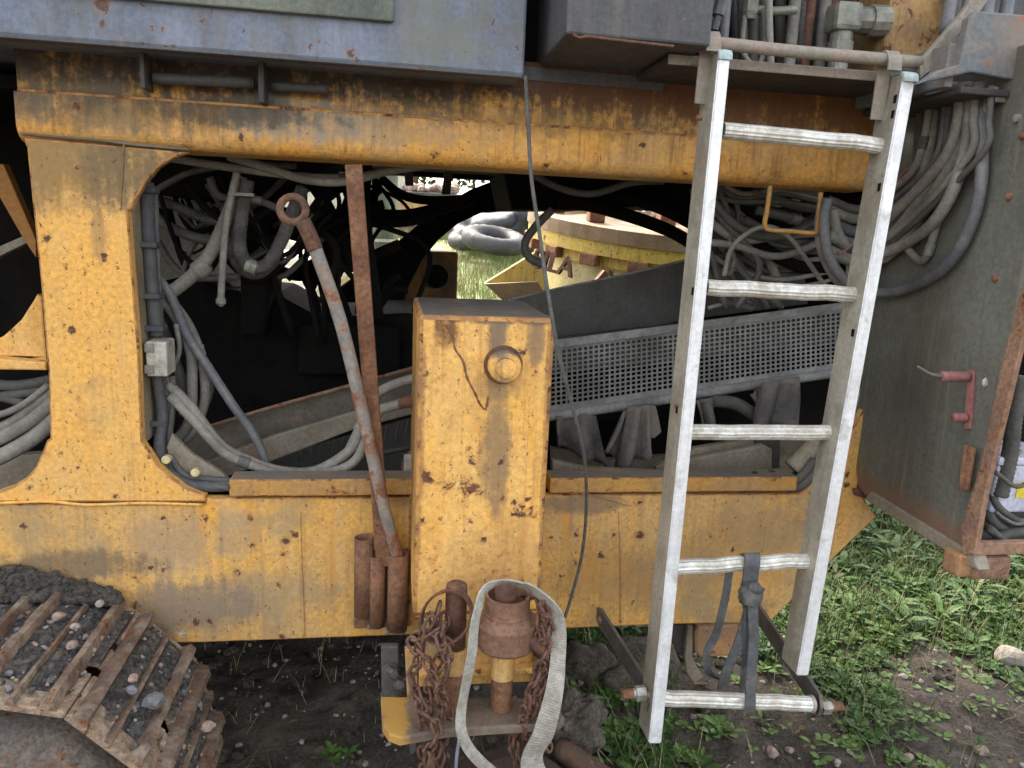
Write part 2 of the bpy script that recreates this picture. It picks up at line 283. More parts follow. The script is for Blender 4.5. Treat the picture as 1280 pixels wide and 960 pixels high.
def catmull(pts, n=8):
    pts = [Vector(p) for p in pts]
    if len(pts) < 3: return [pts[0].lerp(pts[-1], i / n) for i in range(n + 1)]
    q = [2 * pts[0] - pts[1]] + pts + [2 * pts[-1] - pts[-2]]; out = []
    for i in range(1, len(q) - 2):
        for k in range(n):
            t = k / n; a, b, c, d = q[i - 1], q[i], q[i + 1], q[i + 2]
            out.append(.5 * ((2 * b) + (c - a) * t + (2 * a - 5 * b + 4 * c - d) * t * t + (3 * b - a - 3 * c + d) * t ** 3))
    out.append(pts[-1]); return out
def addtube(bm, path, r, n=10, closed=False, rib=0, cap=True):
    rings = []; L = len(path); up = None
    for i, p in enumerate(path):
        a = path[(i - 1) % L] if (closed or i) else path[0]; b = path[(i + 1) % L] if (closed or i < L - 1) else path[-1]
        t = (b - a).normalized()
        if up is None: up = t.orthogonal().normalized()
        up = (up - t * up.dot(t)).normalized(); s = t.cross(up)
        rr = (r(i / (L - 1)) if callable(r) else r) * (1 + (rib if i % 2 else 0))
        rings.append([bm.verts.new(p + (up * cos(2 * pi * k / n) + s * sin(2 * pi * k / n)) * rr) for k in range(n)])
    for i in range(L if closed else L - 1):
        A, B = rings[i], rings[(i + 1) % L]
        for k in range(n): bm.faces.new((A[k], A[(k + 1) % n], B[(k + 1) % n], B[k]))
    if cap and not closed: bm.faces.new(rings[0][::-1]); bm.faces.new(rings[-1])
def tube(name, pts, r, m, parent, n=10, seg=8, rib=0):
    bm = bmesh.new(); addtube(bm, catmull(pts, seg), r, n, rib=rib); return obj(name, bm, m, parent, smooth=True)
def addlathe(bm, c, axis, prof, n=24):
    """prof: list of (distance along axis, radius)"""
    axis = Vector(axis).normalized(); u = axis.orthogonal().normalized(); s = axis.cross(u); c = Vector(c); rings = []
    for d, r in prof:
        rings.append([bm.verts.new(c + axis * d + (u * cos(2 * pi * k / n) + s * sin(2 * pi * k / n)) * max(r, 1e-4)) for k in range(n)])
    for A, B in zip(rings, rings[1:]):
        for k in range(n): bm.faces.new((A[k], A[(k + 1) % n], B[(k + 1) % n], B[k]))
    bm.faces.new(rings[0][::-1]); bm.faces.new(rings[-1])
def lathe(name, c, axis, prof, m, parent, n=24, smooth=False):
    bm = bmesh.new(); addlathe(bm, c, axis, prof, n); return obj(name, bm, m, parent, smooth=smooth)
def bolt(name, c, axis, r, h, m, parent):
    bm = bmesh.new(); addlathe(bm, c, axis, [(0, r * 1.5), (h * .25, r * 1.5), (h * .25, r * 1.05)], 18); addlathe(bm, c, axis, [(h * .25, r), (h * .85, r), (h, r * .8)], 6)
    return obj(name, bm, m, parent)
def ribbon(name, pts, wid, th, m, parent, seg=8, wdir=None):
    path = catmull([p[0] if isinstance(p, tuple) else p for p in pts], seg)
    wd = catmull([p[1] if isinstance(p, tuple) else Vector(wdir) for p in pts], seg)
    bm = bmesh.new(); R = []
    for i, p in enumerate(path):
        t = (path[min(i + 1, len(path) - 1)] - path[max(i - 1, 0)]).normalized(); d = wd[i]; d = (d - t * d.dot(t)).normalized(); nn = t.cross(d)
        R.append([bm.verts.new(p + d * a * wid / 2 + nn * b * th / 2) for a, b in ((-1, -1), (0, -1.3), (1, -1), (1, 1), (0, .7), (-1, 1))])
    for A, B in zip(R, R[1:]):
        for k in range(6): bm.faces.new((A[k], A[(k + 1) % 6], B[(k + 1) % 6], B[k]))
    bm.faces.new(R[0]); bm.faces.new(R[-1])
    return obj(name, bm, m, parent, smooth=False)
def rock(bm, c, r, seed, flat=.7, sub=2):
    g = bmesh.ops.create_icosphere(bm, subdivisions=sub, radius=1)
    sx, sy = random.uniform(.8, 1.25), random.uniform(.75, 1.2); rot = Matrix.Rotation(random.uniform(0, 6), 3, 'Z')
    for v in g['verts']:
        p = v.co.copy(); k = 1 + .45 * noise.noise(p * 1.3 + Vector((seed * 3.1, seed, 0))) + .15 * noise.noise(p * 3.5 + Vector((seed, 0, seed)))
        v.co = Vector(c) + rot @ Vector((p.x * sx, p.y * sy, p.z * flat)) * k * r
def cells(pts): return pts

# ------------------------------------------------------------------ ground
def gz(x, y):
    z = 0.0
    if y > 3.2: z += 1.36 * min(1, (y - 3.2) / 8) ** .8
    z += .035 * noise.noise(Vector((x * 1.3, y * 1.3, 0))) + .015 * noise.noise(Vector((x * 6, y * 6, 2)))
    z += .07 * max(0, noise.noise(Vector((x * 2.1 + 5, y * 2.1, 4)))) if -1 < y < 3 else 0
    return z
def grid(name, x0, x1, y0, y1, n, m, fn, dz=0):
    nx = n; ny = max(2, int(n * (y1 - y0) / (x1 - x0)))
    V = []; Fc = []
    for j in range(ny + 1):
        for i in range(nx + 1):
            x = x0 + (x1 - x0) * i / nx; y = y0 + (y1 - y0) * j / ny; V.append((x, y, fn(x, y) + dz))
    for j in range(ny):
        for i in range(nx):
            a = j * (nx + 1) + i; Fc.append((a, a + 1, a + nx + 2, a + nx + 1))
    me = bpy.data.meshes.new(name); me.from_pydata(V, [], Fc); me.materials.append(m)
    for p in me.polygons: p.use_smooth = True
    o = bpy.data.objects.new(name, me); COL.objects.link(o); return o
def gfar(x, y):
    r = max(0, min(1, (max(abs(x), abs(y)) - 12) / 6)); h = 1.36 * min(1, max(0, (y - 3.2) / 8)) ** .8 if y > 3.2 else 0
    inner = 1 if (-5.5 < x < 9.5 and -3 < y < 24) else 0
    return h - .12 * inner
o = grid('ground', -300, 300, -280, 320, 100, M['soil'], gfar, -.02); tag(o, 'bare brown soil with pebbles stretching out around the machine', kind='structure')
def gnear(x, y):
    z = gz(x, y); z += .012 * noise.noise(Vector((x * 17, y * 17, 1))) + .006 * noise.noise(Vector((x * 45, y * 45, 5)))
    return z
o = grid('soil_patch', -2.2, 5.2, -1.2, 3.6, 420, M['soil'], gnear); tag(o, 'rough dark soil under and before the machine', kind='structure')
o = grid('grass_bank', -6, 10, 3.58, 25, 120, M['bank'], gz); tag(o, 'grassy bank rising behind the machine', kind='structure')

# ------------------------------------------------------------------ the machine
MA = thing('tracked_machine', 'huge yellow tracked crushing machine with rusty frame, hoses and blue-grey upper body', 'machine', (0, .9, 0))
def stuff(o): o['kind'] = 'stuff'; return o

# upper beam: a bent plate, its lower lip rounded back
def profile(name, prof, x0, x1, m, parent, smooth=False):
    bm = bmesh.new(); A = [bm.verts.new((x0, y, z)) for y, z in prof]; B = [bm.verts.new((x1, y, z)) for y, z in prof]
    n = len(prof)
    for i in range(n): bm.faces.new((A[i], A[(i + 1) % n], B[(i + 1) % n], B[i]))
    bm.faces.new(A[::-1]); bm.faces.new(B); return obj(name, bm, m, parent, smooth)
lip = [(.035 - .035 * cos(a), 1.725 - .035 * sin(a)) for a in [i * pi / 2 / 7 for i in range(8)]]
prof = [(-.006, 1.787)] + [(y - .006, z) for y, z in lip] + [(.13, 1.69), (.13, 1.70), (.03, 1.70), (.012, 1.73), (.012, 1.787)]
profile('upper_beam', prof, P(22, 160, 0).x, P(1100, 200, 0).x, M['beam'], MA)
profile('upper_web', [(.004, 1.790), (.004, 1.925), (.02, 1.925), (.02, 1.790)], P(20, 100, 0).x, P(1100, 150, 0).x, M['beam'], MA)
# weld line along the beam
tube('weld_seam', [(P(24, 120, 0).x, -.004, 1.789), (.2, -.004, 1.789), (P(1098, 150, 0).x, -.004, 1.789)], .0035, M['edge'], MA, 6, 30)
tube('weld_seam', [P(27, 167, -.001), P(80, 172, -.001), P(120, 175, -.001), P(170, 181, -.001), P(236, 187, -.001)], .0032, M['channel'], MA, 6, 12)
# recess brackets under the blue body
for u, v0, v1 in ((181, 62, 112), (328, 72, 130)):
    a = P(u - 4, v0, -.04); b = P(u + 4, v1, -.04); box('bracket', (a.x, -.06, a.z), (b.x, .0, b.z), M['darkst'], MA, .001)
tube('recess_rod', [P(192, 98, -.03), P(318, 104, -.03)], .012, M['darkst'], MA)
tube('recess_rod', [P(340, 108, -.02), P(410, 112, -.02)], .011, M['darkst'], MA)
# pillar with both gussets
slab('pillar', [(27, 171), (236, 190), (215, 198), (197, 210), (181, 229), (170, 249), (163, 263), (160, 263), (163, 300), (174, 440), (178, 552), (186, 563), (197, 580), (213, 596), (232, 609), (257, 619),
    (257, 628), (-6, 628), (-6, 616), (14, 609), (32, 598), (44, 584), (53, 563), (58, 551), (62, 548), (60, 470), (50, 350), (38, 235), (33, 185)], 0, .022, M['pillar'], MA, .005, M['edge'])
# deep inner face of the pillar
xr = P(166, 350, 0).x
bm = bmesh.new()
slabw('', [Vector((P(163, 264, 0).x - .004, .022, P(163, 262, 0).z + .02)), Vector((P(163, 264, 0).x - .004, .17, P(163, 262, 0).z + .08)), Vector((P(180, 555, 0).x - .004, .17, P(180, 557, 0).z)), Vector((P(180, 555, 0).x - .004, .022, P(180, 557, 0).z))], -.012, M['ret'], None, axis=Vector((1, 0, 0)), bm=bm)
obj('pillar_return', bm, M['ret'], MA)
tube('weld_seam', [P(150, 262, -.001), P(152, 230, -.001), P(155, 178, -.001)], .0025, M['pillar'], MA, 6)
# lower frame plate
slab('lower_frame', [(-8, 630), (257, 630), (258, 622), (517, 622), (690, 618), (1000, 617), (1030, 590), (1085, 505), (1078, 560), (1072, 612), (1096, 646), (1040, 700), (968, 772), (962, 778), (830, 781), (430, 797), (262, 803), (-8, 812)],
    .002, .02, M['lower'], MA, .004, M['edge'])
o = profile('bottom_flange', [(.022, .540), (.16, .540), (.16, .552), (.022, .552)], P(262, 803, 0).x, P(960, 778, 0).x, M['lower'], MA)
tube('weld_seam', [P(-5, 629, -.002), P(60, 627, -.002), P(110, 631, -.002), P(180, 629, -.002), P(254, 631, -.002)], .0038, M['pillar'], MA, 6, 14)
tube('weld_seam', [P(374, 642, .001), P(377, 720, .001), P(380, 795, .001)], .0035, M['lower'], MA, 6, 12)
tube('weld_seam', [P(774, 640, .001), P(776, 700, .001), P(776, 778, .001)], .003, M['lower'], MA, 6, 12)
tube('weld_seam', [P(690, 614, .001), P(735, 618, .001), P(790, 632, .001)], .0028, M['lower'], MA, 6, 12)
# sill rails in front of the lower edge of the opening
def sill(u0, u1, vt, vb, y=-.012):
    a = P(u0, vt, y); b = P(u1, vb, y); bm = bmesh.new(); addbox(bm, (a.x, y, a.z), (b.x, y + .07, b.z), .004, 1)
    o = obj('sill_rail', bm, [M['sill'], M['edge']], MA); return o
M['sill'] = mat('sill_paint', (.50, .26, .06), (.42, .24, .09), 6, rust=.26, rustscale=16, streak=.2, grime=.3, grimecol=(.25, .18, .11), dust=1, dustcol=(.17, .155, .135))
sill(286, 519, 600, 619); sill(688, 996, 598, 614)
# right end of frame: rising inner plates by the door
slab('end_plate', [(1000, 590), (1012, 555), (1060, 500), (1110, 470), (1110, 560), (1075, 612), (1030, 620)], .10, .02, M['khaki'], MA)
tube('channel_roll', [P(990, 585, .05), P(1030, 548, .05), P(1098, 508, .05)], .026, M['khaki'], MA)
tube('rubber_seal', [P(944, 603, .02), P(985, 604, .02), P(1003, 594, .02), P(1018, 574, .02)], .012, M['hosed'], MA)
tube('rubber_seal', [P(985, 610, .01), P(1003, 606, .01), P(1022, 588, .01)], .012, M['hosed'], MA)
slab('torn_lip', [(1068, 612), (1082, 610), (1088, 618), (1088, 625), (1070, 620)], -.02, .01, M['rustd'], MA)

# blue upper body
xb0, xb1 = -2.1, .271
box('body_panel', (xb0, -.12, 1.871), (xb1, 2.0, 3.3), M['blue'], MA, .006)
box('body_lip', (xb0, -.123, 1.866), (xb1 - .003, -.09, 1.872), M['slate'], MA, .0015)
box('cover_plate', (-2.0, -.135, 1.951), (P(492, 20, -.135).x, -.122, 2.6), M['olive'], MA, .003)
# second cabinet and its sloping side
bm = bmesh.new(); addbox(bm, (.322, -.28, 1.921), (.61, .6, 3.2), .005); obj('cabinet', bm, M['slate'], MA)
tube('torn_edge', [P(716, 43, -.283), P(724, 47, -.285), P(735, 46, -.284), P(770, 50, -.283), P(842, 58, -.283)], .003, M['rustd'], MA, 6)
box('gap_plate', (.272, .03, 1.9), (.322, .1, 3.2), M['black'], MA)
box('cabinet_floor', (.28, -.0, 1.885), (.62, 1.9, 1.915), M['slate'], MA, .002)
# hose compartment: shelf, walls
box('shelf', (.553, -.20, 1.902), (1.12, .25, 1.916), M['darkst'], MA, .002)
box('shelf_lip', (.553, -.206, 1.899), (1.12, -.2, 1.919), M['bar'], MA, .002)
box('compartment_back', (.6, .2, 1.916), (1.2, .22, 3.0), M['black'], MA)
box('compartment_roof', (.6, -.2, 2.6), (1.2, .2, 3.0), M['slate'], MA)
box('under_shelf_plate', (.3, .03, 1.84), (1.25, .05, 1.90), M['darkst'], MA)
# yellow upright right of the compartment
a = P(1105, 60, -.12); b = P(1178, 60, -.12); box('upright', (a.x, -.12, 1.93), (b.x, .1, 3.2), M['beam2'], MA, .004)
# grab bar carrying the ladder
tube('grab_bar', [P(878, 52, -.25), P(1000, 65, -.25), P(1150, 78, -.25)], .0125, M['bar'], MA, 14)
# diagonal strap and step box
slab('diagonal_strap', [(1150, 76), (1160, 66), (1205, 14), (1222, -14), (1246, -14), (1222, 20), (1195, 48), (1172, 82), (1152, 98)], -.26, .014, M['bar'], MA, .003)
a = P(1176, 70, -.33)
slab('step_box', [(1172, 88), (1200, 80), (1212, 22), (1222, 13), (1300, 20), (1300, 106), (1215, 90), (1150, 104)], -.33, .02, M['redchip'], MA, .004)
bm = bmesh.new(); W = [PZ(1150, 103, P(1150, 103, -.33).z)]
zz = P(1150, 103, -.33).z
addbox(bm, (1.125, -.33, zz - .014), (1.8, .05, zz), .003); obj('step_base', bm, M['darkst'], MA)
box('step_side', (1.10, -.31, zz), (1.12, .0, 1.96), M['redchip'], MA)

# compartment hoses and fittings
hz = 1.917
def up(u0, u1, y, r, m, v0=-60, v1=96, **k):
    tube('hose', [P(u0, v0, y), P((u0 + u1) / 2 + random.uniform(-2, 2), (v0 + v1) / 2, y + random.uniform(-.015, .015)), P(u1, v1, y)], r, m, MA, **k)
for u0, u1, y, r, m in ((892, 884, -.05, .010, 'hoseb'), (912, 900, -.1, .011, 'hoseb'), (926, 930, -.07, .011, 'hosed'), (946, 940, .0, .013, 'hosed'), (962, 964, -.12, .008, 'hose'), (978, 976, .05, .013, 'hosed'), (1000, 985, -.05, .0135, 'hose'), (1008, 998, -.02, .010, 'hosew'),
        (1020, 1004, -.04, .012, 'rustd'), (1030, 1018, .08, .014, 'hoseb'), (1036, 1022, -.03, .013, 'hose'), (1046, 1034, .0, .011, 'rustd'), (1085, 1070, .02, .013, 'hosed'), (1100, 1088, .05, .014, 'hosed'), (1118, 1099, .1, .012, 'hosed'), (915, 922, .1, .014, 'hosed'), (958, 950, .12, .014, 'hoseb'), (1062, 1060, .12, .015, 'hoseb')):
    up(u0, u1, y, r, M[m])
tube('hose', [P(931, 20, -.1), P(928, 60, -.1), P(938, 79, -.1), P(950, 79, -.1), P(956, 50, -.1), P(955, 10, -.1)], .006, M['hose'], MA)
tube('pipe', [P(940, 12, -.08), P(970, 14, -.08), P(995, 12, -.08)], .010, M['brass'], MA)
lathe('pipe_fitting', P(938, 12, -.1), (0, 0, 1), [(-.02, .012), (-.005, .017), (.02, .017), (.03, .012)], M['brass'], MA, 8)
lathe('pipe_fitting', P(901, 8, -.11), (.2, 0, 1), [(-.05, .009), (-.02, .009), (-.02, .016), (.03, .016), (.05, .011)], M['hoseb'], MA, 8)
# big elbow fitting
bm = bmesh.new(); c = P(1054, 25, -.11)
addlathe(bm, c + Vector((0, 0, -.125)), (0, 0, 1), [(0, .021), (.05, .021), (.05, .027), (.078, .028), (.08, .024), (.098, .024), (.1, .030)], 16)
addbox(bm, c - Vector((.032, .03, .028)), c + Vector((.032, .03, .034)), .012)
addlathe(bm, c, (1, 0, .05), [(.02, .028), (.06, .028), (.06, .033), (.10, .033)], 12)
obj('elbow_fitting', bm, M['brass'], MA)
tube('hose', [P(1078, 26, -.11), P(1100, 30, -.1), P(1135, 10, -.05)], .026, M['hosed'], MA)
for k in range(4):
    u = 1178 + k * 24
    tube('hose', [P(u + 20, -60, -.1), P(u + 10, 0, -.15), P(u + 4, 40, -.2)], .014, M['hoseb'], MA)

# central support post
xl, xr_ = P(524, 395, -.25).x, P(695, 397, -.25).x
bm = bmesh.new(); addbox(bm, (xl, -.25, .72), (xr_, .16, 1.378), .009, 1)
post = obj('support_post', bm, [M['post'], M['edge']], MA)
bo = lathe('bolt', P(629, 456, -.25), (0, -1, 0), [(0, .0335), (.03, .0335), (.036, .030), (.037, .021), (.043, .020), (.044, .012)], M['post'], post, 32)
bm = bmesh.new(); addlathe(bm, P(629, 456, -.2505), (0, -1, 0), [(0, .041), (.005, .040)], 32); obj('washer', bm, M['rustd'], post)
tube('weld_scar', [P(558, 405, -.2505), P(566, 421, -.2505), P(569, 436, -.2505), P(579, 452, -.2505), P(584, 472, -.2505), P(594, 492, -.2505), P(600, 505, -.2505), P(607, 511, -.2505), P(610, 496, -.251)], lambda t: .0022 * (1 + .8 * noise.noise(Vector((t * 23, 0, 0)))), M['rust'], post, 6)
M['traymud'] = mat('muddy_tray_steel', (.17, .125, .09), (.12, .09, .07), 9, rust=.2, grime=.5, grimecol=(.20, .16, .12), grimescale=9, stains=((.02, .55, .03, .3, .8, (.50, .28, .05)),))
def bead(p, q, r=.004, n=40, amp=.0012):
    pts = [p.lerp(q, i / n) + Vector((amp * noise.noise(Vector((i * .9, p.x * 50, 1))), 0, amp * noise.noise(Vector((i * .9, p.z * 50, 7))))) for i in range(n + 1)]
    bm = bmesh.new(); addtube(bm, pts, lambda t: r * (.85 + .35 * abs(sin(t * n * 1.5))), 6); obj('weld_bead', bm, M['edge'], MA, True)
bead(Vector((xl - .001, .001, .915)), Vector((xl - .001, .001, .56))); bead(Vector((xr_ + .001, .001, .905)), Vector((xr_ + .001, .001, .56)))
bead(Vector((xl + .004, -.252, .719)), Vector((xr_ - .004, -.252, .719)), .003)
# recess below the post, tray and side bracket
box('recess_plate', (xl + .015, -.258, .553), (xr_ - .01, -.24, .718), M['lower'], MA, .004)
box('recess_rib', (xl + .015, -.285, .590), (xr_ + .0, -.258, .604), M['lower'], MA)
box('recess_side', (xr_ - .01, -.285, .56), (xr_ + .02, -.23, .70), M['beam2'], MA, .003)
bm = bmesh.new()
W = [PZ(u, v, .545) for u, v in ((476, 870), (478, 905), (486, 917), (500, 922), (560, 912), (700, 903), (706, 896), (690, 872), (560, 872))]
slabw('', W, -.018, None, None, .004, axis=Vector((0, 0, 1)), bm=bm)
bmesh.ops.triangulate(bm, faces=[f for f in bm.faces if len(f.verts) > 4]); obj('tray', bm, [M['traymud'], M['edge']], MA)
M['traymat'] = M['khaki']
slab('side_bracket', [(476, 808), (498, 808), (500, 880), (512, 905), (478, 905)], -.2, .015, M['galv'], MA, .003)
slab('side_bracket', [(506, 812), (522, 812), (522, 890), (510, 893)], -.26, .015, M['lower'], MA, .003)
for i, (u, v) in enumerate(((486, 838), (494, 852))): bolt('bolt', P(u, v, -.205), (.4, -1, .3), .012, .035, M['galv'], MA)
# two pins
def pin(u, y, vtop, vcol, vbot, r):
    a = P(u, vtop, y); zc = P(u, vcol, y).z
    bm = bmesh.new(); addlathe(bm, (a.x, y, a.z), (0, 0, -1), [(-.004, r * .75), (0, r * .95), (.008, r), (a.z - zc, r)], 20); p = obj('pin', bm, M['rustd'], MA, True)
    bm = bmesh.new(); addlathe(bm, (a.x, y, zc), (0, 0, -1), [(0, r), (0, r * 1.15), (.055, r * 1.15), (.055, r * .9)], 20); obj('collar', bm, M['lower'], p)
    bm = bmesh.new(); addlathe(bm, (a.x, y, zc - .055), (0, 0, -1), [(0, r * 1.02), (zc - .055 - .546, r * 1.02)], 20); obj('sleeve', bm, M['rust'], p)
pin(571, -.325, 731, 808, 905, .0225); pin(633, -.335, 731, 815, 897, .0225)
# three holder tubes
for i, (u, v0, v1, y, r) in enumerate(((455, 672, 770, -.04, .0225), (472, 694, 782, -.05, .019), (498, 692, 786, -.06, .0245))):
    a = P(u, v0, y); b = P(u - 1, v1, y); bm = bmesh.new(); n = 18; h = a.z - b.z
    addlathe(bm, (a.x, y, a.z), (0, 0, -1), [(.03, r * .8), (0, r * .86), (-.001, r), (h * .5, r * 1.01), (h, r)], n); obj('holder_tube', bm, M['rust'], MA, True)
    bm = bmesh.new()
    for k in range(7): rock(bm, (a.x + random.uniform(-r, r), y + random.uniform(-.01, .02), b.z + random.uniform(-.006, .006)), .008, k + i * 9, 1, 1)
    stuff(obj('weld_bead', bm, M['khaki'], MA))
box('tube_plate', P(443, 690, -.02), P(508, 780, -.004), M['rust'], MA)

# interior ---------------------------------------------------------
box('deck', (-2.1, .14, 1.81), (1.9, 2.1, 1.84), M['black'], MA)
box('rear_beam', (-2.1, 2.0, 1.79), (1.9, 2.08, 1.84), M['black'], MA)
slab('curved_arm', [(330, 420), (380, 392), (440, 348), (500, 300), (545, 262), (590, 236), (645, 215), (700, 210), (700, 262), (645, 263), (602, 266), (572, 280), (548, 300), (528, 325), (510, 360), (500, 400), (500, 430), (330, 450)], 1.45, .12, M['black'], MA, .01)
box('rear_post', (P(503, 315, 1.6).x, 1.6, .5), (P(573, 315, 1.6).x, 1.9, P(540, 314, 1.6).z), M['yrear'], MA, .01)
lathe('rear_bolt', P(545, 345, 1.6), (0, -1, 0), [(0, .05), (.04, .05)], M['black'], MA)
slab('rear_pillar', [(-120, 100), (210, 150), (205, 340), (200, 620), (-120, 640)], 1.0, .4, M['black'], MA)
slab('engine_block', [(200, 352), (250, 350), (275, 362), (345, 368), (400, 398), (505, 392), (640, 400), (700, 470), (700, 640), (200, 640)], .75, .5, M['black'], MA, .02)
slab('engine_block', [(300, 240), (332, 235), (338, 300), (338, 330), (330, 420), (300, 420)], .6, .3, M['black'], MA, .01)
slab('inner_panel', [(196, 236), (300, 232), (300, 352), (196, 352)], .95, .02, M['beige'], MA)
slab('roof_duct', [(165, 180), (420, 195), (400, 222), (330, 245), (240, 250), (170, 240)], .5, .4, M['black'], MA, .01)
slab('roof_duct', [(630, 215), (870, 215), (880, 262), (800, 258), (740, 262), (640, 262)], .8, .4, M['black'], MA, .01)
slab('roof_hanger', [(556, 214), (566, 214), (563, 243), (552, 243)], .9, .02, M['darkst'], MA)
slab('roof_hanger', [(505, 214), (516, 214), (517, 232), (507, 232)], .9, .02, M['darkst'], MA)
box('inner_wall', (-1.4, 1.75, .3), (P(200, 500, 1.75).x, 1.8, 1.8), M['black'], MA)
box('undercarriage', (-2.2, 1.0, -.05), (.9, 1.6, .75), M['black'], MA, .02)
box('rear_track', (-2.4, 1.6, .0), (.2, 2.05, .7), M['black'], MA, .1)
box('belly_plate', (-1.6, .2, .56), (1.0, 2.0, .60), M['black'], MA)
# left opening
slab('cross_gusset', [(-20, 460), (-20, 432), (4, 420), (26, 400), (42, 375), (46, 368), (52, 372), (58, 446), (58, 452), (-20, 445)], .05, .02, M['pillar'], MA, .004)
slab('cross_flange', [(-20, 447), (57, 453), (57, 463), (-20, 462)], .02, .06, M['pillar'], MA, .004)
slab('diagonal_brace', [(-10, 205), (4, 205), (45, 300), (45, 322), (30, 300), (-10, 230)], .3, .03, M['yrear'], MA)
slab('diagonal_brace', [(-10, 312), (40, 290), (45, 298), (-10, 325)], .4, .03, M['khaki'], MA)
slab('inner_plate', [(-30, 572), (70, 566), (70, 640), (-30, 640)], .35, .03, M['khaki'], MA)
box('left_end', (-3.0, .2, .5), (-2.1, 2.0, 1.9), M['black'], MA)
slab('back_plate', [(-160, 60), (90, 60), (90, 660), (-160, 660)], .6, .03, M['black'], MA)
for k, (pts, r, m) in enumerate(((((-30, 540), (10, 530), (40, 508), (70, 485)), .012, 'hose'), (((-30, 560), (5, 545), (40, 525), (70, 500)), .017, 'hose'), (((-30, 585), (10, 566), (45, 545), (80, 515)), .019, 'hose'), (((-30, 520), (0, 518), (30, 505), (62, 480)), .008, 'hose'),
        (((-30, 478), (20, 482), (70, 474)), .013, 'hosed'), (((-30, 500), (10, 494), (60, 488)), .011, 'hosed'), (((-30, 490), (15, 500), (50, 510)), .010, 'hosed'))):
    tube('hose', [P(u, v, .12 + (.06 if k > 3 else 0) - k * .004) for u, v in pts], r, M[m], MA)
# conveyor behind the opening
slab('conveyor_side', [(600, 390), (640, 374), (700, 360), (790, 341), (900, 315), (1000, 292), (1010, 380), (860, 400), (690, 432), (600, 440)], .62, .03, M['convey'], MA, .003)
tube('conveyor_lip', [P(640, 374, .618), P(700, 360, .618), P(790, 341, .618), P(900, 315, .618)], .004, M['guardrim'], MA, 6)
slab('guard_backing', [(660, 400), (900, 375), (1140, 360), (1140, 470), (660, 540)], .72, .02, M['black'], MA)  # black sheet added so the guard holes look dark
slab('conveyor_side', [(670, 425), (1130, 372), (1130, 420), (670, 470)], .56, .02, M['darkst'], MA)
# perforated guard: real square holes
def lerp(a, b, t): return a + (b - a) * t
A, B, C_, D = P(640, 436, .35), P(1118, 373, .35), P(1118, 452, .35), P(640, 524, .35)   # tl tr br bl
def gp(s, t): return lerp(lerp(A, B, s), lerp(D, C_, s), t)
bm = bmesh.new(); NX, NY = 74, 12; m0, m1 = .10, .90
addbox
def quad(*q): bm.faces.new([bm.verts.new(p) for p in q])
hw = .345
for i in range(NX):
    for j in range(NY):
        s0, s1 = i / NX, (i + 1) / NX; t0, t1 = m0 + (m1 - m0) * j / NY, m0 + (m1 - m0) * (j + 1) / NY
        a0, a1 = lerp(s0, s1, .5 - hw), lerp(s0, s1, .5 + hw); b0, b1 = lerp(t0, t1, .5 - hw), lerp(t0, t1, .5 + hw)
        O = [gp(s0, t0), gp(s1, t0), gp(s1, t1), gp(s0, t1)]; I = [gp(a0, b0), gp(a1, b0), gp(a1, b1), gp(a0, b1)]; K = [p + Vector((0, .003, 0)) for p in I]
        for k in range(4): quad(O[k], O[(k + 1) % 4], I[(k + 1) % 4], I[k]); quad(I[k], I[(k + 1) % 4], K[(k + 1) % 4], K[k])
quad(gp(0, 0), gp(1, 0), gp(1, m0), gp(0, m0)); quad(gp(0, m1), gp(1, m1), gp(1, 1), gp(0, 1))
bmesh.ops.remove_doubles(bm, verts=bm.verts, dist=.0002)
obj('perforated_guard', bm, M['guard'], MA)
slabw('guard_rim', [gp(0, -.05), gp(1, -.05), gp(1, .06), gp(0, .06)], .012, M['guardrim'], MA, .003, axis=Vector((0, -1, 0)))
bm = bmesh.new(); addtube(bm, catmull([gp(0, 1.03), gp(.3, 1.05), gp(.6, 1.03), gp(1, 1.04)], 10), .015, 12); obj('guard_rim', bm, M['guardrim'], MA, True)
# left channel
slab('channel', [(215, 560), (250, 538), (330, 512), (430, 485), (540, 455), (540, 492), (440, 522), (340, 552), (300, 575), (215, 585)], .42, .02, M['channel'], MA, .003)
bm = bmesh.new()
addtube(bm, [P(262, 533, .40), P(330, 512, .40), P(430, 484, .40), P(545, 452, .40)], .006, 6); obj('channel_lip', bm, M['rustorange'], MA, True)
slab('channel_flange', [(225, 590), (340, 545), (440, 515), (540, 488), (540, 512), (440, 538), (345, 575), (260, 605)], .32, .02, M['khaki'], MA, .005)
slab('channel_skirt', [(330, 575), (540, 515), (540, 590), (330, 610)], .46, .02, M['convey'], MA)
tube('skirt_bar', [P(250, 612, .3), P(400, 583, .3), P(545, 552, .3)], .008, M['darkst'], MA)
tube('roller_end', [P(528, 560, .2), P(512, 580, .2), P(514, 600, .2)], .022, M['redp'], MA)
box('paper_tag', P(505, 568, .1), P(518, 592, .104), M['white'], MA, 0)
for k in range(12):
    u = 378 + k * 13 + random.uniform(-3, 3)
    if u < 545: tube('thread_line', [P(u, 560 - (u - 378) * .28, .45), P(u - 4, 575 - (u - 378) * .22, .455)], .0012, M['hose'], MA, 4, 2)
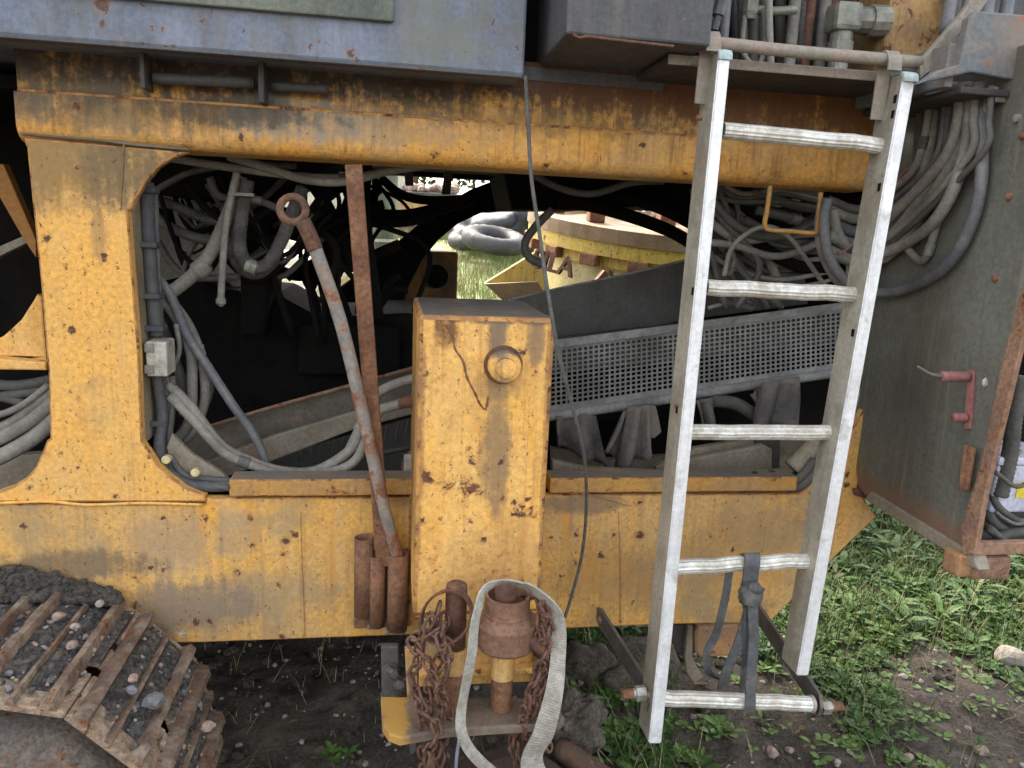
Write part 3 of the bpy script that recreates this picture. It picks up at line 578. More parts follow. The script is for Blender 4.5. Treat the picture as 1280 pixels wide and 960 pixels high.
# things below the guard
slab('inner_beam', [(690, 560), (760, 575), (1000, 560), (1060, 560), (1060, 640), (690, 640)], .5, .03, M['khaki'], MA)
slab('inner_beam', [(820, 583), (870, 560), (960, 545), (1010, 540), (1010, 565), (900, 585), (820, 600)], .25, .02, M['khaki'], MA)
slab('inner_beam', [(690, 575), (735, 585), (840, 590), (855, 575), (955, 556), (966, 562), (966, 605), (690, 605)], .2, .02, M['khaki'], MA, .006)
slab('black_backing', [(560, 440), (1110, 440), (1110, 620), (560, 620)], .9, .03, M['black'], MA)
def flap(pts, y, m, amp=.02, seed=0):
    # hanging rubber flap with folds
    W = [P(u, v, y) for u, v in pts]; bm = bmesh.new(); n = 10; rows = []
    for i in range(n + 1):
        a = W[0].lerp(W[3], i / n); b = W[1].lerp(W[2], i / n); rows.append([bm.verts.new(a.lerp(b, j / n) + Vector((0, amp * (.7 * sin(j * .9 + seed + i * .15) * (.3 + i / n) + .5 * noise.noise(Vector((j * .35 + seed, i * .15, seed)))) * .5, 0))) for j in range(n + 1)])
    for i in range(n):
        for j in range(n): bm.faces.new((rows[i][j], rows[i][j + 1], rows[i + 1][j + 1], rows[i + 1][j]))
    o = obj('rubber_flap', bm, m, MA, True); md = o.modifiers.new('thick', 'SOLIDIFY'); md.thickness = .005; return o
flap(((786, 508), (812, 506), (811, 570), (772, 590)), .26, M['canvas'], .06, 1); flap(((780, 512), (800, 510), (790, 590), (752, 560)), .28, M['canvas'], .08, 3)
flap(((694, 520), (745, 515), (760, 585), (700, 560)), .34, M['canvas'], .08, 5); flap(((955, 478), (998, 470), (994, 532), (940, 535)), .3, M['canvas'], .06, 8)
flap(((868, 500), (892, 496), (896, 530), (880, 540)), .3, M['canvas'], .06, 11); flap(((936, 492), (962, 480), (1000, 540), (965, 545)), .33, M['canvas'], .06, 17)
tube('rubber_seal', [P(890, 500, .35), P(920, 505, .35), P(945, 520, .35)], .02, M['hosed'], MA)
slab('bent_bracket', [(812, 506), (820, 508), (822, 516), (827, 540), (818, 548), (808, 545)], .27, .01, M['khaki'], MA)
slab('inner_strut', [(940, 540), (975, 535), (975, 585), (955, 588)], .24, .02, M['darkst'], MA)
bm = bmesh.new()
for k in range(40): rock(bm, P(965 + random.uniform(-25, 30), 598 + random.uniform(-8, 6), .02 + random.uniform(0, .05)), random.uniform(.006, .014), k, .6, 1)
o = obj('settled_grit', bm, M['mud']); tag(o, 'heap of dark grit on the sill at the right end', 'grit', kind='stuff')

# hoses and cables ---------------------------------------------------
CR_N = [0]
def crimp(o, W, r, m):
    # a tape band or pressed ferrule round some of the hoses
    CR_N[0] += 1
    if m == 'black' or r < .0085 or CR_N[0] % 3: return
    path = catmull(W, 8); i = max(1, int(len(path) * (.25 + .5 * ((CR_N[0] * 37) % 10) / 10))); i = min(i, len(path) - 2)
    d = (path[i + 1] - path[i - 1]).normalized(); bm = bmesh.new()
    addlathe(bm, path[i], d, [(-.014, r * 1.02), (-.013, r * 1.16), (-.002, r * 1.16), (0, r * 1.10), (.002, r * 1.16), (.013, r * 1.16), (.014, r * 1.02)], 14); obj('hose_band', bm, M['conduit'] if CR_N[0] % 2 else M['brass'], o)
def hose(pts, r, m='hose', y=None, n=10, rib=0, seg=8):
    W = [P(p[0], p[1], p[2] if len(p) > 2 else y) for p in pts]; o = tube('hose', W, r, M[m], MA, n, seg, rib); crimp(o, W, r, m); return o
# conduit by the pillar
cond = tube('conduit', [P(183, 228, .09), P(186, 300, .09), P(191, 370, .09), P(196, 420, .09)], .0155, M['conduit'], MA, 12, 16, .05)
cond2 = tube('conduit', [P(196, 468, .08), P(203, 520, .08), P(199, 560, .06), P(206, 585, .04), P(232, 603, .03), P(262, 608, .02), P(290, 607, .02)], .013, M['conduit'], MA, 12, 16)
tube('conduit', [P(202, 470, .1), P(213, 520, .1), P(206, 560, .08), P(213, 582, .06), P(240, 597, .05), P(290, 602, .04)], .010, M['hosed'], MA)
tube('conduit', [P(208, 470, .1), P(216, 500, .1), P(212, 550, .08), P(222, 585, .05), P(250, 604, .03), P(288, 610, .0)], .008, M['hosed'], MA)
tube('conduit', [P(193, 240, .1), P(197, 340, .1), P(201, 420, .1)], .008, M['hosed'], MA)
for u, v in ((184, 238), (186, 306), (190, 370), (194, 410), (198, 528)):
    c = P(u, v, .085); bm = bmesh.new(); addbox(bm, c - Vector((.024, .022, .006)), c + Vector((.022, .022, .007)), .003); obj('clamp', bm, M['conduit'], MA)
bm = bmesh.new(); a = P(181, 427, .03); b = P(204, 471, .03); addbox(bm, (a.x, .03, a.z), (b.x + .01, .10, b.z), .004); jb = obj('junction_box', bm, M['white'], MA)
for v in (435, 462):
    c = P(186, v, .028); bm = bmesh.new(); addbox(bm, c - Vector((.010, .002, .010)), c + Vector((.011, .004, .010)), .002); obj('latch', bm, M['hose'], jb)
# long hoses left
hose(((196, 345), (214, 372), (235, 420), (262, 462), (290, 505), (318, 545), (332, 580), (330, 610)), .0115, 'hoseb', .15)
hose(((210, 480), (240, 510), (275, 555), (310, 575), (350, 588), (395, 588), (440, 560), (450, 530)), .0125, 'hose', .10)
hose(((212, 494), (245, 528), (280, 565), (320, 583), (360, 595), (405, 592), (445, 575), (470, 520), (490, 508), (520, 502)), .0125, 'hose', .09)
hose(((395, 590), (425, 580), (445, 545), (465, 500), (490, 482), (530, 470)), .0125, 'hose', .12)
hose(((200, 370), (222, 400), (238, 440), (240, 480), (238, 520), (225, 545), (205, 560)), .013, 'hose', .17)
hose(((205, 365), (235, 405), (252, 450), (256, 500), (240, 540), (218, 560)), .012, 'hose', .19)
hose(((200, 400), (215, 440), (228, 480), (230, 520)), .012, 'hosed', .20)
hose(((220, 405), (224, 440), (210, 468)), .006, 'hose', .14)
hose(((258, 460), (262, 490), (250, 520)), .009, 'hosed', .2)
hose(((215, 470), (218, 500), (210, 540), (206, 590)), .008, 'hosed', .1)
tube('hose_end', [P(498, 504, .08), P(524, 500, .08)], .0145, M['rust'], MA)
# inner curved bracket with yellow plugs
slab('curved_bracket', [(208, 560), (214, 543), (240, 568), (275, 590), (284, 598), (284, 604), (245, 600), (216, 586)], .06, .015, M['khaki'], MA, .003)
for u, v in ((210, 573), (246, 589)): lathe('plug', P(u, v, .03), (0, -1, .1), [(0, .010), (.018, .010), (.02, .006)], M['sticker2'] if 'sticker2' in M else M['crush'], MA, 12)
# wrapped hoses upper left
hose(((300, 220, .25), (292, 250, .25), (278, 285, .25), (262, 318, .25), (240, 345, .25), (205, 372, .25)), .0165, 'hose', n=12, rib=.05, seg=12)
lathe('hose_joint', P(252, 335, .25), (.6, 0, .5), [(-.022, .018), (-.012, .024), (.012, .024), (.02, .018)], M['hose'], MA, 14)
hose(((310, 225, .22), (302, 270, .22), (300, 310, .22), (312, 332, .22), (334, 330, .22), (352, 300, .22), (362, 275, .22), (378, 235, .25)), .016, 'hosew', n=12, rib=.06, seg=14)
hose(((296, 230, .28), (290, 280, .28), (290, 315, .28), (304, 338, .28), (325, 342, .28), (345, 325, .28)), .013, 'hosew', n=12, rib=.06, seg=14)
hose(((296, 215, .2), (284, 270, .2), (279, 320, .2), (276, 375, .2)), .0085, 'hose', n=10, rib=.04, seg=14)
lathe('hose_tip', P(276, 372, .2), (0, 0, -1), [(0, .008), (.004, .012), (.014, .012), (.022, .004)], M['hose'], MA, 10)
hose(((200, 250), (230, 262), (262, 275), (300, 280)), .013, 'hosed', .45); hose(((190, 265), (215, 285), (250, 298), (290, 300)), .014, 'hosed', .45)
hose(((196, 300), (220, 335), (250, 348), (300, 345)), .010, 'hosed', .5); hose(((255, 350), (262, 300), (245, 288), (265, 275)), .008, 'hosed', .5)
hose(((250, 262), (270, 258), (300, 250)), .008, 'hosed', .5); hose(((226, 350), (240, 310), (260, 290)), .008, 'hosed', .5)
hose(((165, 190), (260, 205), (330, 215), (400, 222), (450, 220), (520, 208), (560, 205)), .010, 'hose', .22)
hose(((285, 195), (330, 208), (380, 224), (430, 227), (480, 215), (540, 205)), .011, 'hose', .2)
hose(((190, 240), (240, 215), (310, 205), (370, 208)), .008, 'hosed', .3)
hose(((262, 222), (275, 245), (320, 250), (350, 262)), .010, 'hosed', .3)
box('cable_tie', P(285, 240, .19), P(318, 246, .2), M['hose'], MA, .001)
# dark spray of hoses in the middle left, against the light
for pts, r in ((((388, 225), (410, 260), (428, 300), (440, 340)), .015), (((405, 222), (408, 270), (418, 330)), .013), (((440, 240), (425, 280), (405, 320), (388, 360)), .013), (((380, 270), (410, 275), (445, 262), (475, 235)), .012),
        (((345, 262), (385, 270), (430, 268), (480, 255)), .011), (((360, 292), (400, 300), (450, 298)), .014), (((340, 335), (380, 345), (440, 330), (500, 305)), .013), (((462, 268), (505, 270), (545, 262), (590, 248)), .016), (((462, 276), (500, 278), (545, 270)), .012),
        (((475, 222), (500, 242), (530, 250), (580, 250)), .011), (((462, 232), (500, 250), (520, 275)), .004), (((455, 205), (452, 260), (460, 330), (470, 400)), .02), (((395, 330), (420, 360), (435, 400), (440, 440)), .012), (((380, 345), (395, 380), (400, 430)), .010),
        (((430, 222), (440, 250), (470, 262)), .012), (((370, 345), (390, 330), (420, 318), (450, 322)), .012), (((500, 345), (485, 355), (470, 380)), .008), (((510, 362), (490, 364), (472, 385)), .010), (((420, 300), (440, 320), (455, 345)), .014), (((395, 240), (430, 235), (460, 222)), .010), (((420, 345), (445, 300), (452, 262)), .012)):
    hose(pts, r * 1.35, 'black', .8 + random.uniform(-.1, .1), 8)
random.seed(5)
for k in range(26):
    u0 = random.uniform(190, 300); v0 = random.uniform(200, 260); u3 = u0 + random.uniform(60, 170); v3 = random.uniform(215, 300); sag = random.uniform(20, 110)
    hose(((u0, v0), (u0 + (u3 - u0) * .25, v0 + sag * .7), (u0 + (u3 - u0) * .6, max(v0, v3) + sag * .6), (u3, v3)), random.uniform(.004, .010), random.choice(('hosed', 'black', 'black', 'black', 'hosew')), random.uniform(.3, .7), 8, seg=6)
for k in range(16):
    u0 = random.uniform(370, 470); v0 = 222; u3 = u0 + random.uniform(-60, 70); v3 = random.uniform(330, 440)
    hose(((u0, v0), (u0 + random.uniform(-30, 30), 265), (u3 + random.uniform(-30, 30), 310), (u3, v3)), random.uniform(.005, .014), 'black', random.uniform(.55, .95), 8, seg=6)
# a few dim machine pieces in the dark middle
a = P(372, 405, .7); b = P(500, 470, .7); box('engine_part', (a.x, .7, b.z), (b.x, .74, a.z), M['black'], MA, .008)
# middle and right of the opening
hose(((690, 262), (668, 285), (656, 305), (662, 322), (678, 330)), .013, 'hosed', .55)
hose(((665, 218), (700, 235), (740, 242), (790, 228), (830, 226)), .010, 'hosed', .3)
hose(((700, 250), (760, 262), (840, 290), (900, 330)), .022, 'black', .7); hose(((760, 240), (830, 262), (900, 300)), .02, 'black', .6)
for pts, r, m, y in ((((868, 235), (885, 300), (900, 340), (935, 370)), .016, 'hosed', .35), (((880, 240), (915, 262), (950, 300), (975, 360)), .014, 'hose', .32), (((888, 225), (930, 245), (960, 262), (1000, 268)), .012, 'hosed', .3),
        (((895, 240), (930, 290), (990, 330), (1040, 335)), .018, 'black', .3), (((870, 300), (900, 345), (950, 372), (1000, 368)), .014, 'hosed', .38), (((905, 228), (925, 300), (960, 352)), .011, 'hose', .36),
        (((905, 345), (915, 310), (940, 288), (965, 284), (990, 300), (1012, 330), (1034, 362)), .0065, 'hose', .15), (((912, 340), (918, 300), (922, 260), (900, 228)), .007, 'hosed', .25), (((905, 335), (912, 342), (918, 325)), .008, 'hosed', .16),
        (((940, 240), (1000, 258), (1040, 262)), .013, 'hosed', .25), (((945, 262), (1000, 276), (1045, 290)), .014, 'hosed', .26), (((930, 275), (980, 300), (1040, 305)), .014, 'hosed', .27), (((960, 235), (1000, 240), (1025, 245)), .012, 'hosed', .25),
        (((880, 330), (900, 372), (940, 385)), .012, 'hosed', .33), (((885, 385), (940, 370), (1030, 352), (1060, 340)), .006, 'hose', .33), (((1045, 300), (1040, 330), (1048, 372)), .004, 'hose', .2), (((1060, 320), (1058, 345), (1050, 380)), .004, 'hose', .22)):
    hose(pts, r, m, y)
def hosex(pts, r, m, y=0, xm=1.236):
    # a hose that stays on the near side of the cabinet wall
    W = []
    for p in pts:
        q = P(p[0], p[1], y)
        if q.x > xm - r - .006 - (p[2] if len(p) > 2 else 0): q = PX(p[0], p[1], xm - r - .006 - (p[2] if len(p) > 2 else 0))
        W.append(q)
    o = tube('hose', W, r, M[m], MA, 12); crimp(o, W, r, m); return o
# two bright hoses looping down by the yellow wire bracket
hosex(((1035, 248), (1030, 280), (1036, 320), (1056, 350), (1085, 365), (1130, 362), (1180, 335), (1210, 290), (1226, 230), (1227, 150), (1223, 108)), .0128, 'hoseb', -.03)
hose(((1030, 250), (1026, 285), (1030, 315), (1045, 345), (1065, 362)), .0155, 'hose', .0, 12)
hose(((1040, 262), (1046, 290), (1058, 308), (1075, 318), (1100, 312)), .0145, 'hose', .02, 12)
# bundle sweeping up on the right
for k, (v0, u1, r, m) in enumerate(((262, 1146, .012, 'hosed'), (274, 1160, .013, 'hose'), (290, 1176, .015, 'hoseb'), (306, 1190, .0155, 'hose'), (326, 1204, .016, 'hose'))):
    y = .06 - k * .012
    hosex(((1035, v0 - 12), (1070, v0), (1110, v0 - 8), (1150, v0 - 45 - k * 3), (u1, 200 - k * 4), (u1 + 6 + k * 2, 145), (u1 + 8 + k * 3, 104)), r, m, y)
random.seed(9)
for k in range(5):
    uT = 1148 + k * 19; vB = 258 + k * 17 + random.uniform(-6, 6); s_ = random.uniform(-8, 8)
    hosex(((1030, vB - 8, .02), (1075, vB + 6, .02), (1120, vB - 22 + s_, .02), (uT + s_, 205 - k * 2, .02), (uT + 12, 150, .02), (uT + 14, 108, .02)), random.choice((.007, .009, .011, .013)), random.choice(('hose', 'hose', 'hoseb', 'hosed')), .08 + random.uniform(-.03, .05))
for k in range(14):
    vB = random.uniform(240, 345); hose(((870, vB - random.uniform(0, 60)), (920, vB), (975, vB + random.uniform(-10, 30)), (1045, vB + random.uniform(-20, 20))), random.uniform(.006, .013), random.choice(('hose', 'hosed', 'hosed', 'hoseb')), random.uniform(.22, .42), 8, seg=6)
for k in range(8):
    u0 = random.uniform(868, 900); hose(((u0, 225), (u0 + random.uniform(0, 25), 270), (u0 + random.uniform(10, 70), 330), (u0 + random.uniform(30, 120), 385)), random.uniform(.005, .012), random.choice(('hose', 'hosed')), random.uniform(.22, .4), 8, seg=6)
hosex(((1243, 108), (1232, 138), (1208, 190), (1180, 240), (1168, 290), (1158, 320), (1148, 325), (1130, 305)), .0095, 'hose', -.01)
hosex(((1214, 106), (1213, 140), (1206, 190), (1188, 245), (1160, 285), (1120, 310), (1080, 322)), .0135, 'hose', -.02, 1.225)
hose(((1176, 100), (1160, 160), (1135, 210), (1120, 225)), .010, 'hosed', .08); hose(((1165, 100), (1150, 150), (1128, 190)), .013, 'hosed', .1)
hosex(((1178, 104), (1165, 160), (1142, 205), (1122, 225), (1070, 300), (1048, 318)), .0028, 'redp', -.02)
c = PX(1243, 126, 1.222); box('hose_clamp', c - Vector((.012, .018, .006)), c + Vector((.012, .018, .006)), M['brass'], MA, .002)
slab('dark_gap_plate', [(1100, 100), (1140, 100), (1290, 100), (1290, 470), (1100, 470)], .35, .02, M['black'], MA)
box('lamp_connector', P(1106, 318, .05), P(1124, 330, .07), M['hoseb'], MA, .003)
# yellow wire bracket
bm = bmesh.new(); addtube(bm, catmull([P(963, 232, -.01), P(959, 262, -.01), P(956, 280, -.01), P(962, 287, -.01), P(990, 289, -.01), P(1018, 291, -.01), P(1022, 284, -.01), P(1026, 240, -.01)], 6), .006, 8); obj('wire_bracket', bm, M['sill'], MA, True)

slab('inner_shadow_plate', [(800, 222), (1110, 236), (1110, 400), (955, 400), (950, 330), (890, 290), (850, 262), (800, 255)], .75, .03, M['black'], MA)  # black sheet added to darken the gap and keep sunlight out of it
box('upper_side_plate', (1.2, .1, 1.93), (2.3, .14, 3.3), M['slate'], MA)
box('right_body', (1.9, .14, 1.8), (2.3, 2.0, 3.3), M['slate'], MA)
# the open side door of the right cabinet, its outer frame and the cabinet ----
XD = 1.236
def D_(u, v): return PX(u, v, XD)
tl, bl, br, tr = Vector((XD, .02, 1.96)), D_(1074, 612), D_(1210, 692), D_(1300, 250)
pts = [Vector((XD, .03, 1.96)), Vector((XD, .03, 1.03)), D_(1073, 608), D_(1080, 618), D_(1213, 690), Vector((XD, D_(1213, 690).y, 1.2)), Vector((XD, D_(1290, 300).y, 1.96))]
door = slabw('cabinet_side', pts, .012, M['door'], MA, .003, axis=Vector((1, 0, 0)))
for u, v in ((1279, 170), (1262, 246), (1245, 348)): lathe('rivet', D_(u, v), (-1, 0, 0), [(0, .008), (.005, .007), (.007, .003)], M['rust'], door, 12)
lathe('rivet', D_(1272, 148), (-1, 0, 0), [(0, .009), (.006, .008), (.008, .003)], M['hose'], door, 12)
# rusty angle frame
y1 = D_(1213, 690).y
zb = D_(1213, 690).z
fr = slabw('angle_frame', [D_(1209, 660), D_(1212, 692), D_(1224, 692), D_(1239, 610), D_(1259, 530), D_(1310, 318), D_(1300, 308), D_(1278, 385), D_(1257, 470), D_(1234, 580)], -.014, M['rustorange'], MA, .003, axis=Vector((1, 0, 0)))
box('angle_frame', (XD - .01, y1 - .02, zb), (XD + .6, y1 + .0, zb + .028), M['rustorange'], MA, .003)
box('cabinet_floor', (XD + .014, y1, zb - .005), (XD + .6, .2, zb + .005), M['darkst'], MA, .001)
box('hinge', D_(1212, 610) - Vector((.022, 0, 0)), D_(1228, 560) - Vector((.012, 0, 0)), M['rust'], MA, .003)
tube('hinge_pin', [D_(1219, 556) - Vector((.02, 0, 0)), D_(1212, 612) - Vector((.02, 0, 0))], .006, M['rust'], MA)
slabw('skid_bar', [PX(1080, 624, XD - .005), PX(1190, 695, XD - .005), PX(1208, 708, XD - .005), PX(1222, 712, XD - .005), PX(1216, 692, XD - .005), PX(1088, 614, XD - .005)], .03, M['khaki'], MA, .004, axis=Vector((1, 0, 0)))
a = P(1222, 697, -.44); b = P(1262, 725, -.44); a2 = P(1200, 694, -.43); b2 = P(1232, 722, -.43); box('skid_tip', (a2.x, -.43, a2.z), (b2.x, -.38, b2.z), M['orangebox'], MA, .008)
box('skid_end', (a.x, -.44, a.z), (b.x, -.36, b.z), M['rustorange'], MA, .008)
# red latch
c0 = D_(1190, 470); c1 = D_(1215, 470)
tube('latch_sleeve', [D_(1216, 471) - Vector((.012, 0, 0)), D_(1216, 471) - Vector((.075, 0, 0))], .011, M['redp'], MA)
tube('latch_rod', [D_(1216, 471) - Vector((.07, 0, 0)), D_(1216, 471) - Vector((.10, -.0, -.004)), D_(1216, 471) - Vector((.135, .0, -.02))], lambda t: .006 * (1 - .5 * t), M['galv'], MA)
slabw('latch_link', [D_(1213, 463), D_(1220, 463), D_(1219, 500), D_(1216, 536), D_(1209, 536), D_(1211, 500)], -.008, M['redp'], MA, .002, axis=Vector((1, 0, 0)))
tube('latch_sleeve', [D_(1213, 522) - Vector((.012, 0, 0)), D_(1213, 522) - Vector((.040, 0, 0))], .010, M['redp'], MA)
bm = bmesh.new(); rock(bm, D_(1232, 478) - Vector((.002, 0, 0)), .010, 4, 1.2, 1); obj('paint_chip', bm, M['white'], MA)
# cabinet contents
box('cabinet_back', (1.9, y1 + .02, zb), (1.92, .2, 1.9), M['darkst'], MA)
hose(((1278, 470, -.33), (1268, 520, -.33), (1262, 570, -.33), (1250, 620, -.33)), .016, 'hosed', n=12, rib=.12, seg=18)
hose(((1300, 660, -.3), (1270, 650, -.32), (1245, 630, -.33), (1240, 600, -.3)), .009, 'hosed'); hose(((1300, 690, -.3), (1268, 672, -.34), (1240, 650, -.33), (1236, 630, -.3)), .011, 'hosed')
hose(((1300, 640, -.36), (1275, 655, -.37), (1255, 648, -.36), (1245, 640, -.36)), .004, 'cap2' if 'cap2' in M else 'hoseb'); hose(((1290, 600, -.36), (1270, 608, -.37), (1244, 590, -.36)), .005, 'hosed')
hose(((1300, 665, -.36), (1262, 668, -.36), (1240, 678, -.36)), .013, 'hosed'); hose(((1235, 660, -.38), (1262, 680, -.38), (1300, 682, -.38)), .010, 'hosed')

# undercarriage pieces right of centre
slab('skid_shoe', [(868, 792), (872, 783), (945, 778), (948, 812), (940, 820), (876, 823), (868, 815)], .12, .12, M['orangebox'], MA, .01)
slab('hook_bracket', [(860, 782), (866, 782), (866, 822), (872, 836), (880, 846), (868, 854), (858, 840), (856, 820)], .08, .015, M['khaki'], MA, .003)
slab('drop_plate', [(838, 782), (862, 781), (860, 828), (846, 815), (840, 800)], .10, .015, M['darkst'], MA, .003)
slab('drop_plate', [(505, 808), (520, 808), (520, 940), (512, 945)], .1, .02, M['darkst'], MA, .003)

# crawler track ------------------------------------------------------
wc = Vector((-.75, 0, .34))
track = bpy.data.objects.new('crawler_track', None); COL.objects.link(track); track.empty_display_size = .1; setpar(track, MA)
track.matrix_parent_inverse = MA.matrix_basis.inverted()
def shoe_mesh(seed):
    random.seed(seed); bm = bmesh.new(); Wd = .185; L0, L1 = -.42, -.02
    cols = [(-.5, 0), (-.28, .0), (-.13, 0), (.13, 0), (.28, 0), (.5, 0)]
    # plate with link holes: strips around two openings
    def bx(a, b, mi):
        n0 = len(bm.faces); r = bmesh.ops.create_cube(bm, size=1); lo = Vector(a); hi = Vector(b)
        for v in r['verts']: v.co = Vector([lo[i] if v.co[i] < 0 else hi[i] for i in range(3)])
        es = {e for v in r['verts'] for e in v.link_edges}; rr = bmesh.ops.bevel(bm, geom=list(es), offset=.003, segments=1, affect='EDGES')
        for f in bm.faces: f.material_index = f.material_index if f.tag else mi
        for f in bm.faces: f.tag = True
    ys = [L0, -.29, -.25, -.19, -.15, L1]
    for i in range(5):
        if i in (1, 3): bx((-.066, ys[i], -.018), (.066, ys[i + 1], -.002), 1)
        else: bx((-.092, ys[i], -.018), (.096, ys[i + 1], -.002), 1)
    # three grousers: trapezoid bars with worn tops
    for gx, hh, ww in ((-.066, .024, .017), (.0, .015, .009), (.064, .026, .017)):
        A = []; n = 16
        for i in range(n + 1):
            y = L0 + (L1 - L0) * i / n; k = 1 + .10 * noise.noise(Vector((y * 20, gx * 50, seed))); e = .6 if i in (0, n) else 1
            A.append([bm.verts.new((gx + sx * ww * ws * k, y, z * k)) for sx, ws, z in ((-1, 1, -.004), (-1, .55, hh * .7 * e), (-.6, .6, hh * e), (.6, .6, hh * e), (1, .55, hh * .7 * e), (1, 1, -.004))])
        for a, b in zip(A, A[1:]):
            for k in range(5): f = bm.faces.new((a[k], a[k + 1], b[k + 1], b[k])); f.tag = True
        for a in (A[0], A[-1]): f = bm.faces.new(a); f.tag = True
    # packed grit between the grousers
    def grit(x0, x1, y0, y1, h):
        n = 22; mm = 6; R = []
        for i in range(n + 1):
            y = y0 + (y1 - y0) * i / n
            R.append([bm.verts.new((x0 + (x1 - x0) * j / mm, y, max(-.006, h * (1 - ((j / mm - .5) * 1.2) ** 2) * min(1, i * .6, (n - i) * .6) * (.7 + .9 * noise.noise(Vector((y * 30, j * .5, seed))))))) for j in range(mm + 1)])
        for a, b in zip(R, R[1:]):
            for j in range(mm): f = bm.faces.new((a[j], a[j + 1], b[j + 1], b[j])); f.material_index = 2; f.tag = True
    grit(-.052, -.007, L0 + .07, L1 - .03, .014); grit(.009, .050, L0 + .05, L1 - .02, .013); grit(.076, .100, L0 + .16, L1 - .02, .004)
    for k in range(90):
        n0 = set(bm.faces); y = random.uniform(L0 + .02, L1 - .02); x = random.choice((-.03, .03, -.03, .03, .088)) + random.uniform(-.02, .02)
        rock(bm, (x, y, .003 + random.uniform(0, .008)), random.choice((.0025, .003, .004, .005, .008)), k + seed * 50, .8, 1)
        mi = random.choice((3, 2, 4, 5, 2, 2, 1))
        for f in bm.faces:
            if not f.tag: f.material_index = mi; f.tag = True
    bmesh.ops.recalc_face_normals(bm, faces=bm.faces)
    me = bpy.data.meshes.new('track_shoe'); bm.to_mesh(me); bm.free()
    for q in ('shoe', 'shoeplate', 'gravel', 'stone', 'stonep', 'stoneb'): me.materials.append(M[q])
    return me
SH = [shoe_mesh(s) for s in (3, 4, 5)]
for i, ang in enumerate([13, 45.5, 77.5, 109, 140, 172]):
    a = radians(ang); o = bpy.data.objects.new('track_shoe', SH[i % 3]); COL.objects.link(o)
    p = wc + Vector((sin(a) * .335, 0, cos(a) * .335)); o.location = p; o.rotation_euler = (0, a, 0); o.parent = track
for i in range(5):
    o = bpy.data.objects.new('track_shoe', SH[(i + 1) % 3]); COL.objects.link(o); o.location = (wc.x - .115 - .19 * i, 0, .34 + .335 - .002 * i); o.rotation_euler = (0, radians(2), 0); o.parent = track
# chain links under the shoes, idler wheel
bm = bmesh.new()
for y in (-.27, -.17):
    addlathe(bm, (wc.x, y - .02, wc.z), (0, 1, 0), [(0, .30), (.04, .30)], 40)
o = obj('track_chain', bm, M['rustd'], track)
bm = bmesh.new(); addlathe(bm, (wc.x, -.385, wc.z), (0, 1, 0), [(-.035, .001), (-.034, .10), (-.02, .19), (.0, .235), (.02, .26), (.3, .26)], 48); wheel = obj('idler_wheel', bm, M['wheel'], track, True)
for k in range(12):
    a = 2 * pi * k / 12; bolt('bolt', (wc.x + .17 * cos(a), -.408, wc.z + .17 * sin(a)), (0, -1, 0), .011, .014, M['rust'], wheel)
for k in range(8):
    a = 2 * pi * k / 8; bolt('bolt', (wc.x + .22 * cos(a), -.388, wc.z + .22 * sin(a)), (0, -1, 0), .008, .008, M['rust'], wheel)
random.seed(11)
# ------------------------------------------------------------------ mud heap against the frame, stones on the track
bm = bmesh.new()
for k in range(900):
    u = random.uniform(-8, 150); t = random.random() ** .8; vt = 706 + max(0, u - 20) * .26 + 9 * noise.noise(Vector((u * .06, 0, 3)))
    p = P(u, lerp(vt, 752, t) , -.01 - .05 * t); rock(bm, p, random.choice((.003, .004, .006, .009, .012)), k, .8, 1)
o = obj('mud_heap', bm, M['mud']); tag(o, 'black crumbly mud packed between the yellow frame and the track', 'mud', kind='stuff')
def stone(u, v, y, r, m, label, cat='stone', group=None, sub=2):
    bm = bmesh.new(); c = P(u, v, y) if y is not None else PZ(u, v, .0); 
    rock(bm, (0, 0, 0), r, u, .75, sub); o = obj('stone', bm, M[m]); o.location = c; return tag(o, label, cat, group)
stone(125, 755, -.08, .010, 'stone', 'white pebble near the top of the track between two ridges')
stone(73, 770, -.16, .011, 'stonep', 'round tan pebble left in the flat top part of the track')
stone(94, 783, -.2, .009, 'stone', 'white angular pebble midway along the thin ridge of the track')
stone(90, 806, -.25, .012, 'stonep', 'pinkish stone lying beside a broad ridge on the track top')
stone(193, 876, -.30, .018, 'stoneb', 'largest blue-grey angular stone caught on the track bend', 'stone')
stone(165, 862, -.32, .011, 'stoneb', 'smaller blue-grey stone left of the largest one on the track')
stone(166, 848, -.3, .009, 'stonep', 'tan round stone above the blue-grey stones on the track')
stone(260, 908, -.26, .013, 'stonep', 'pink stone on the front curve of the track')
stone(228, 792, -.08, .007, 'stone', 'white pebble at the upper end of a track ridge near the frame')
stone(40, 823, -.27, .010, 'stonep', 'brown pebble near the left edge of the track')

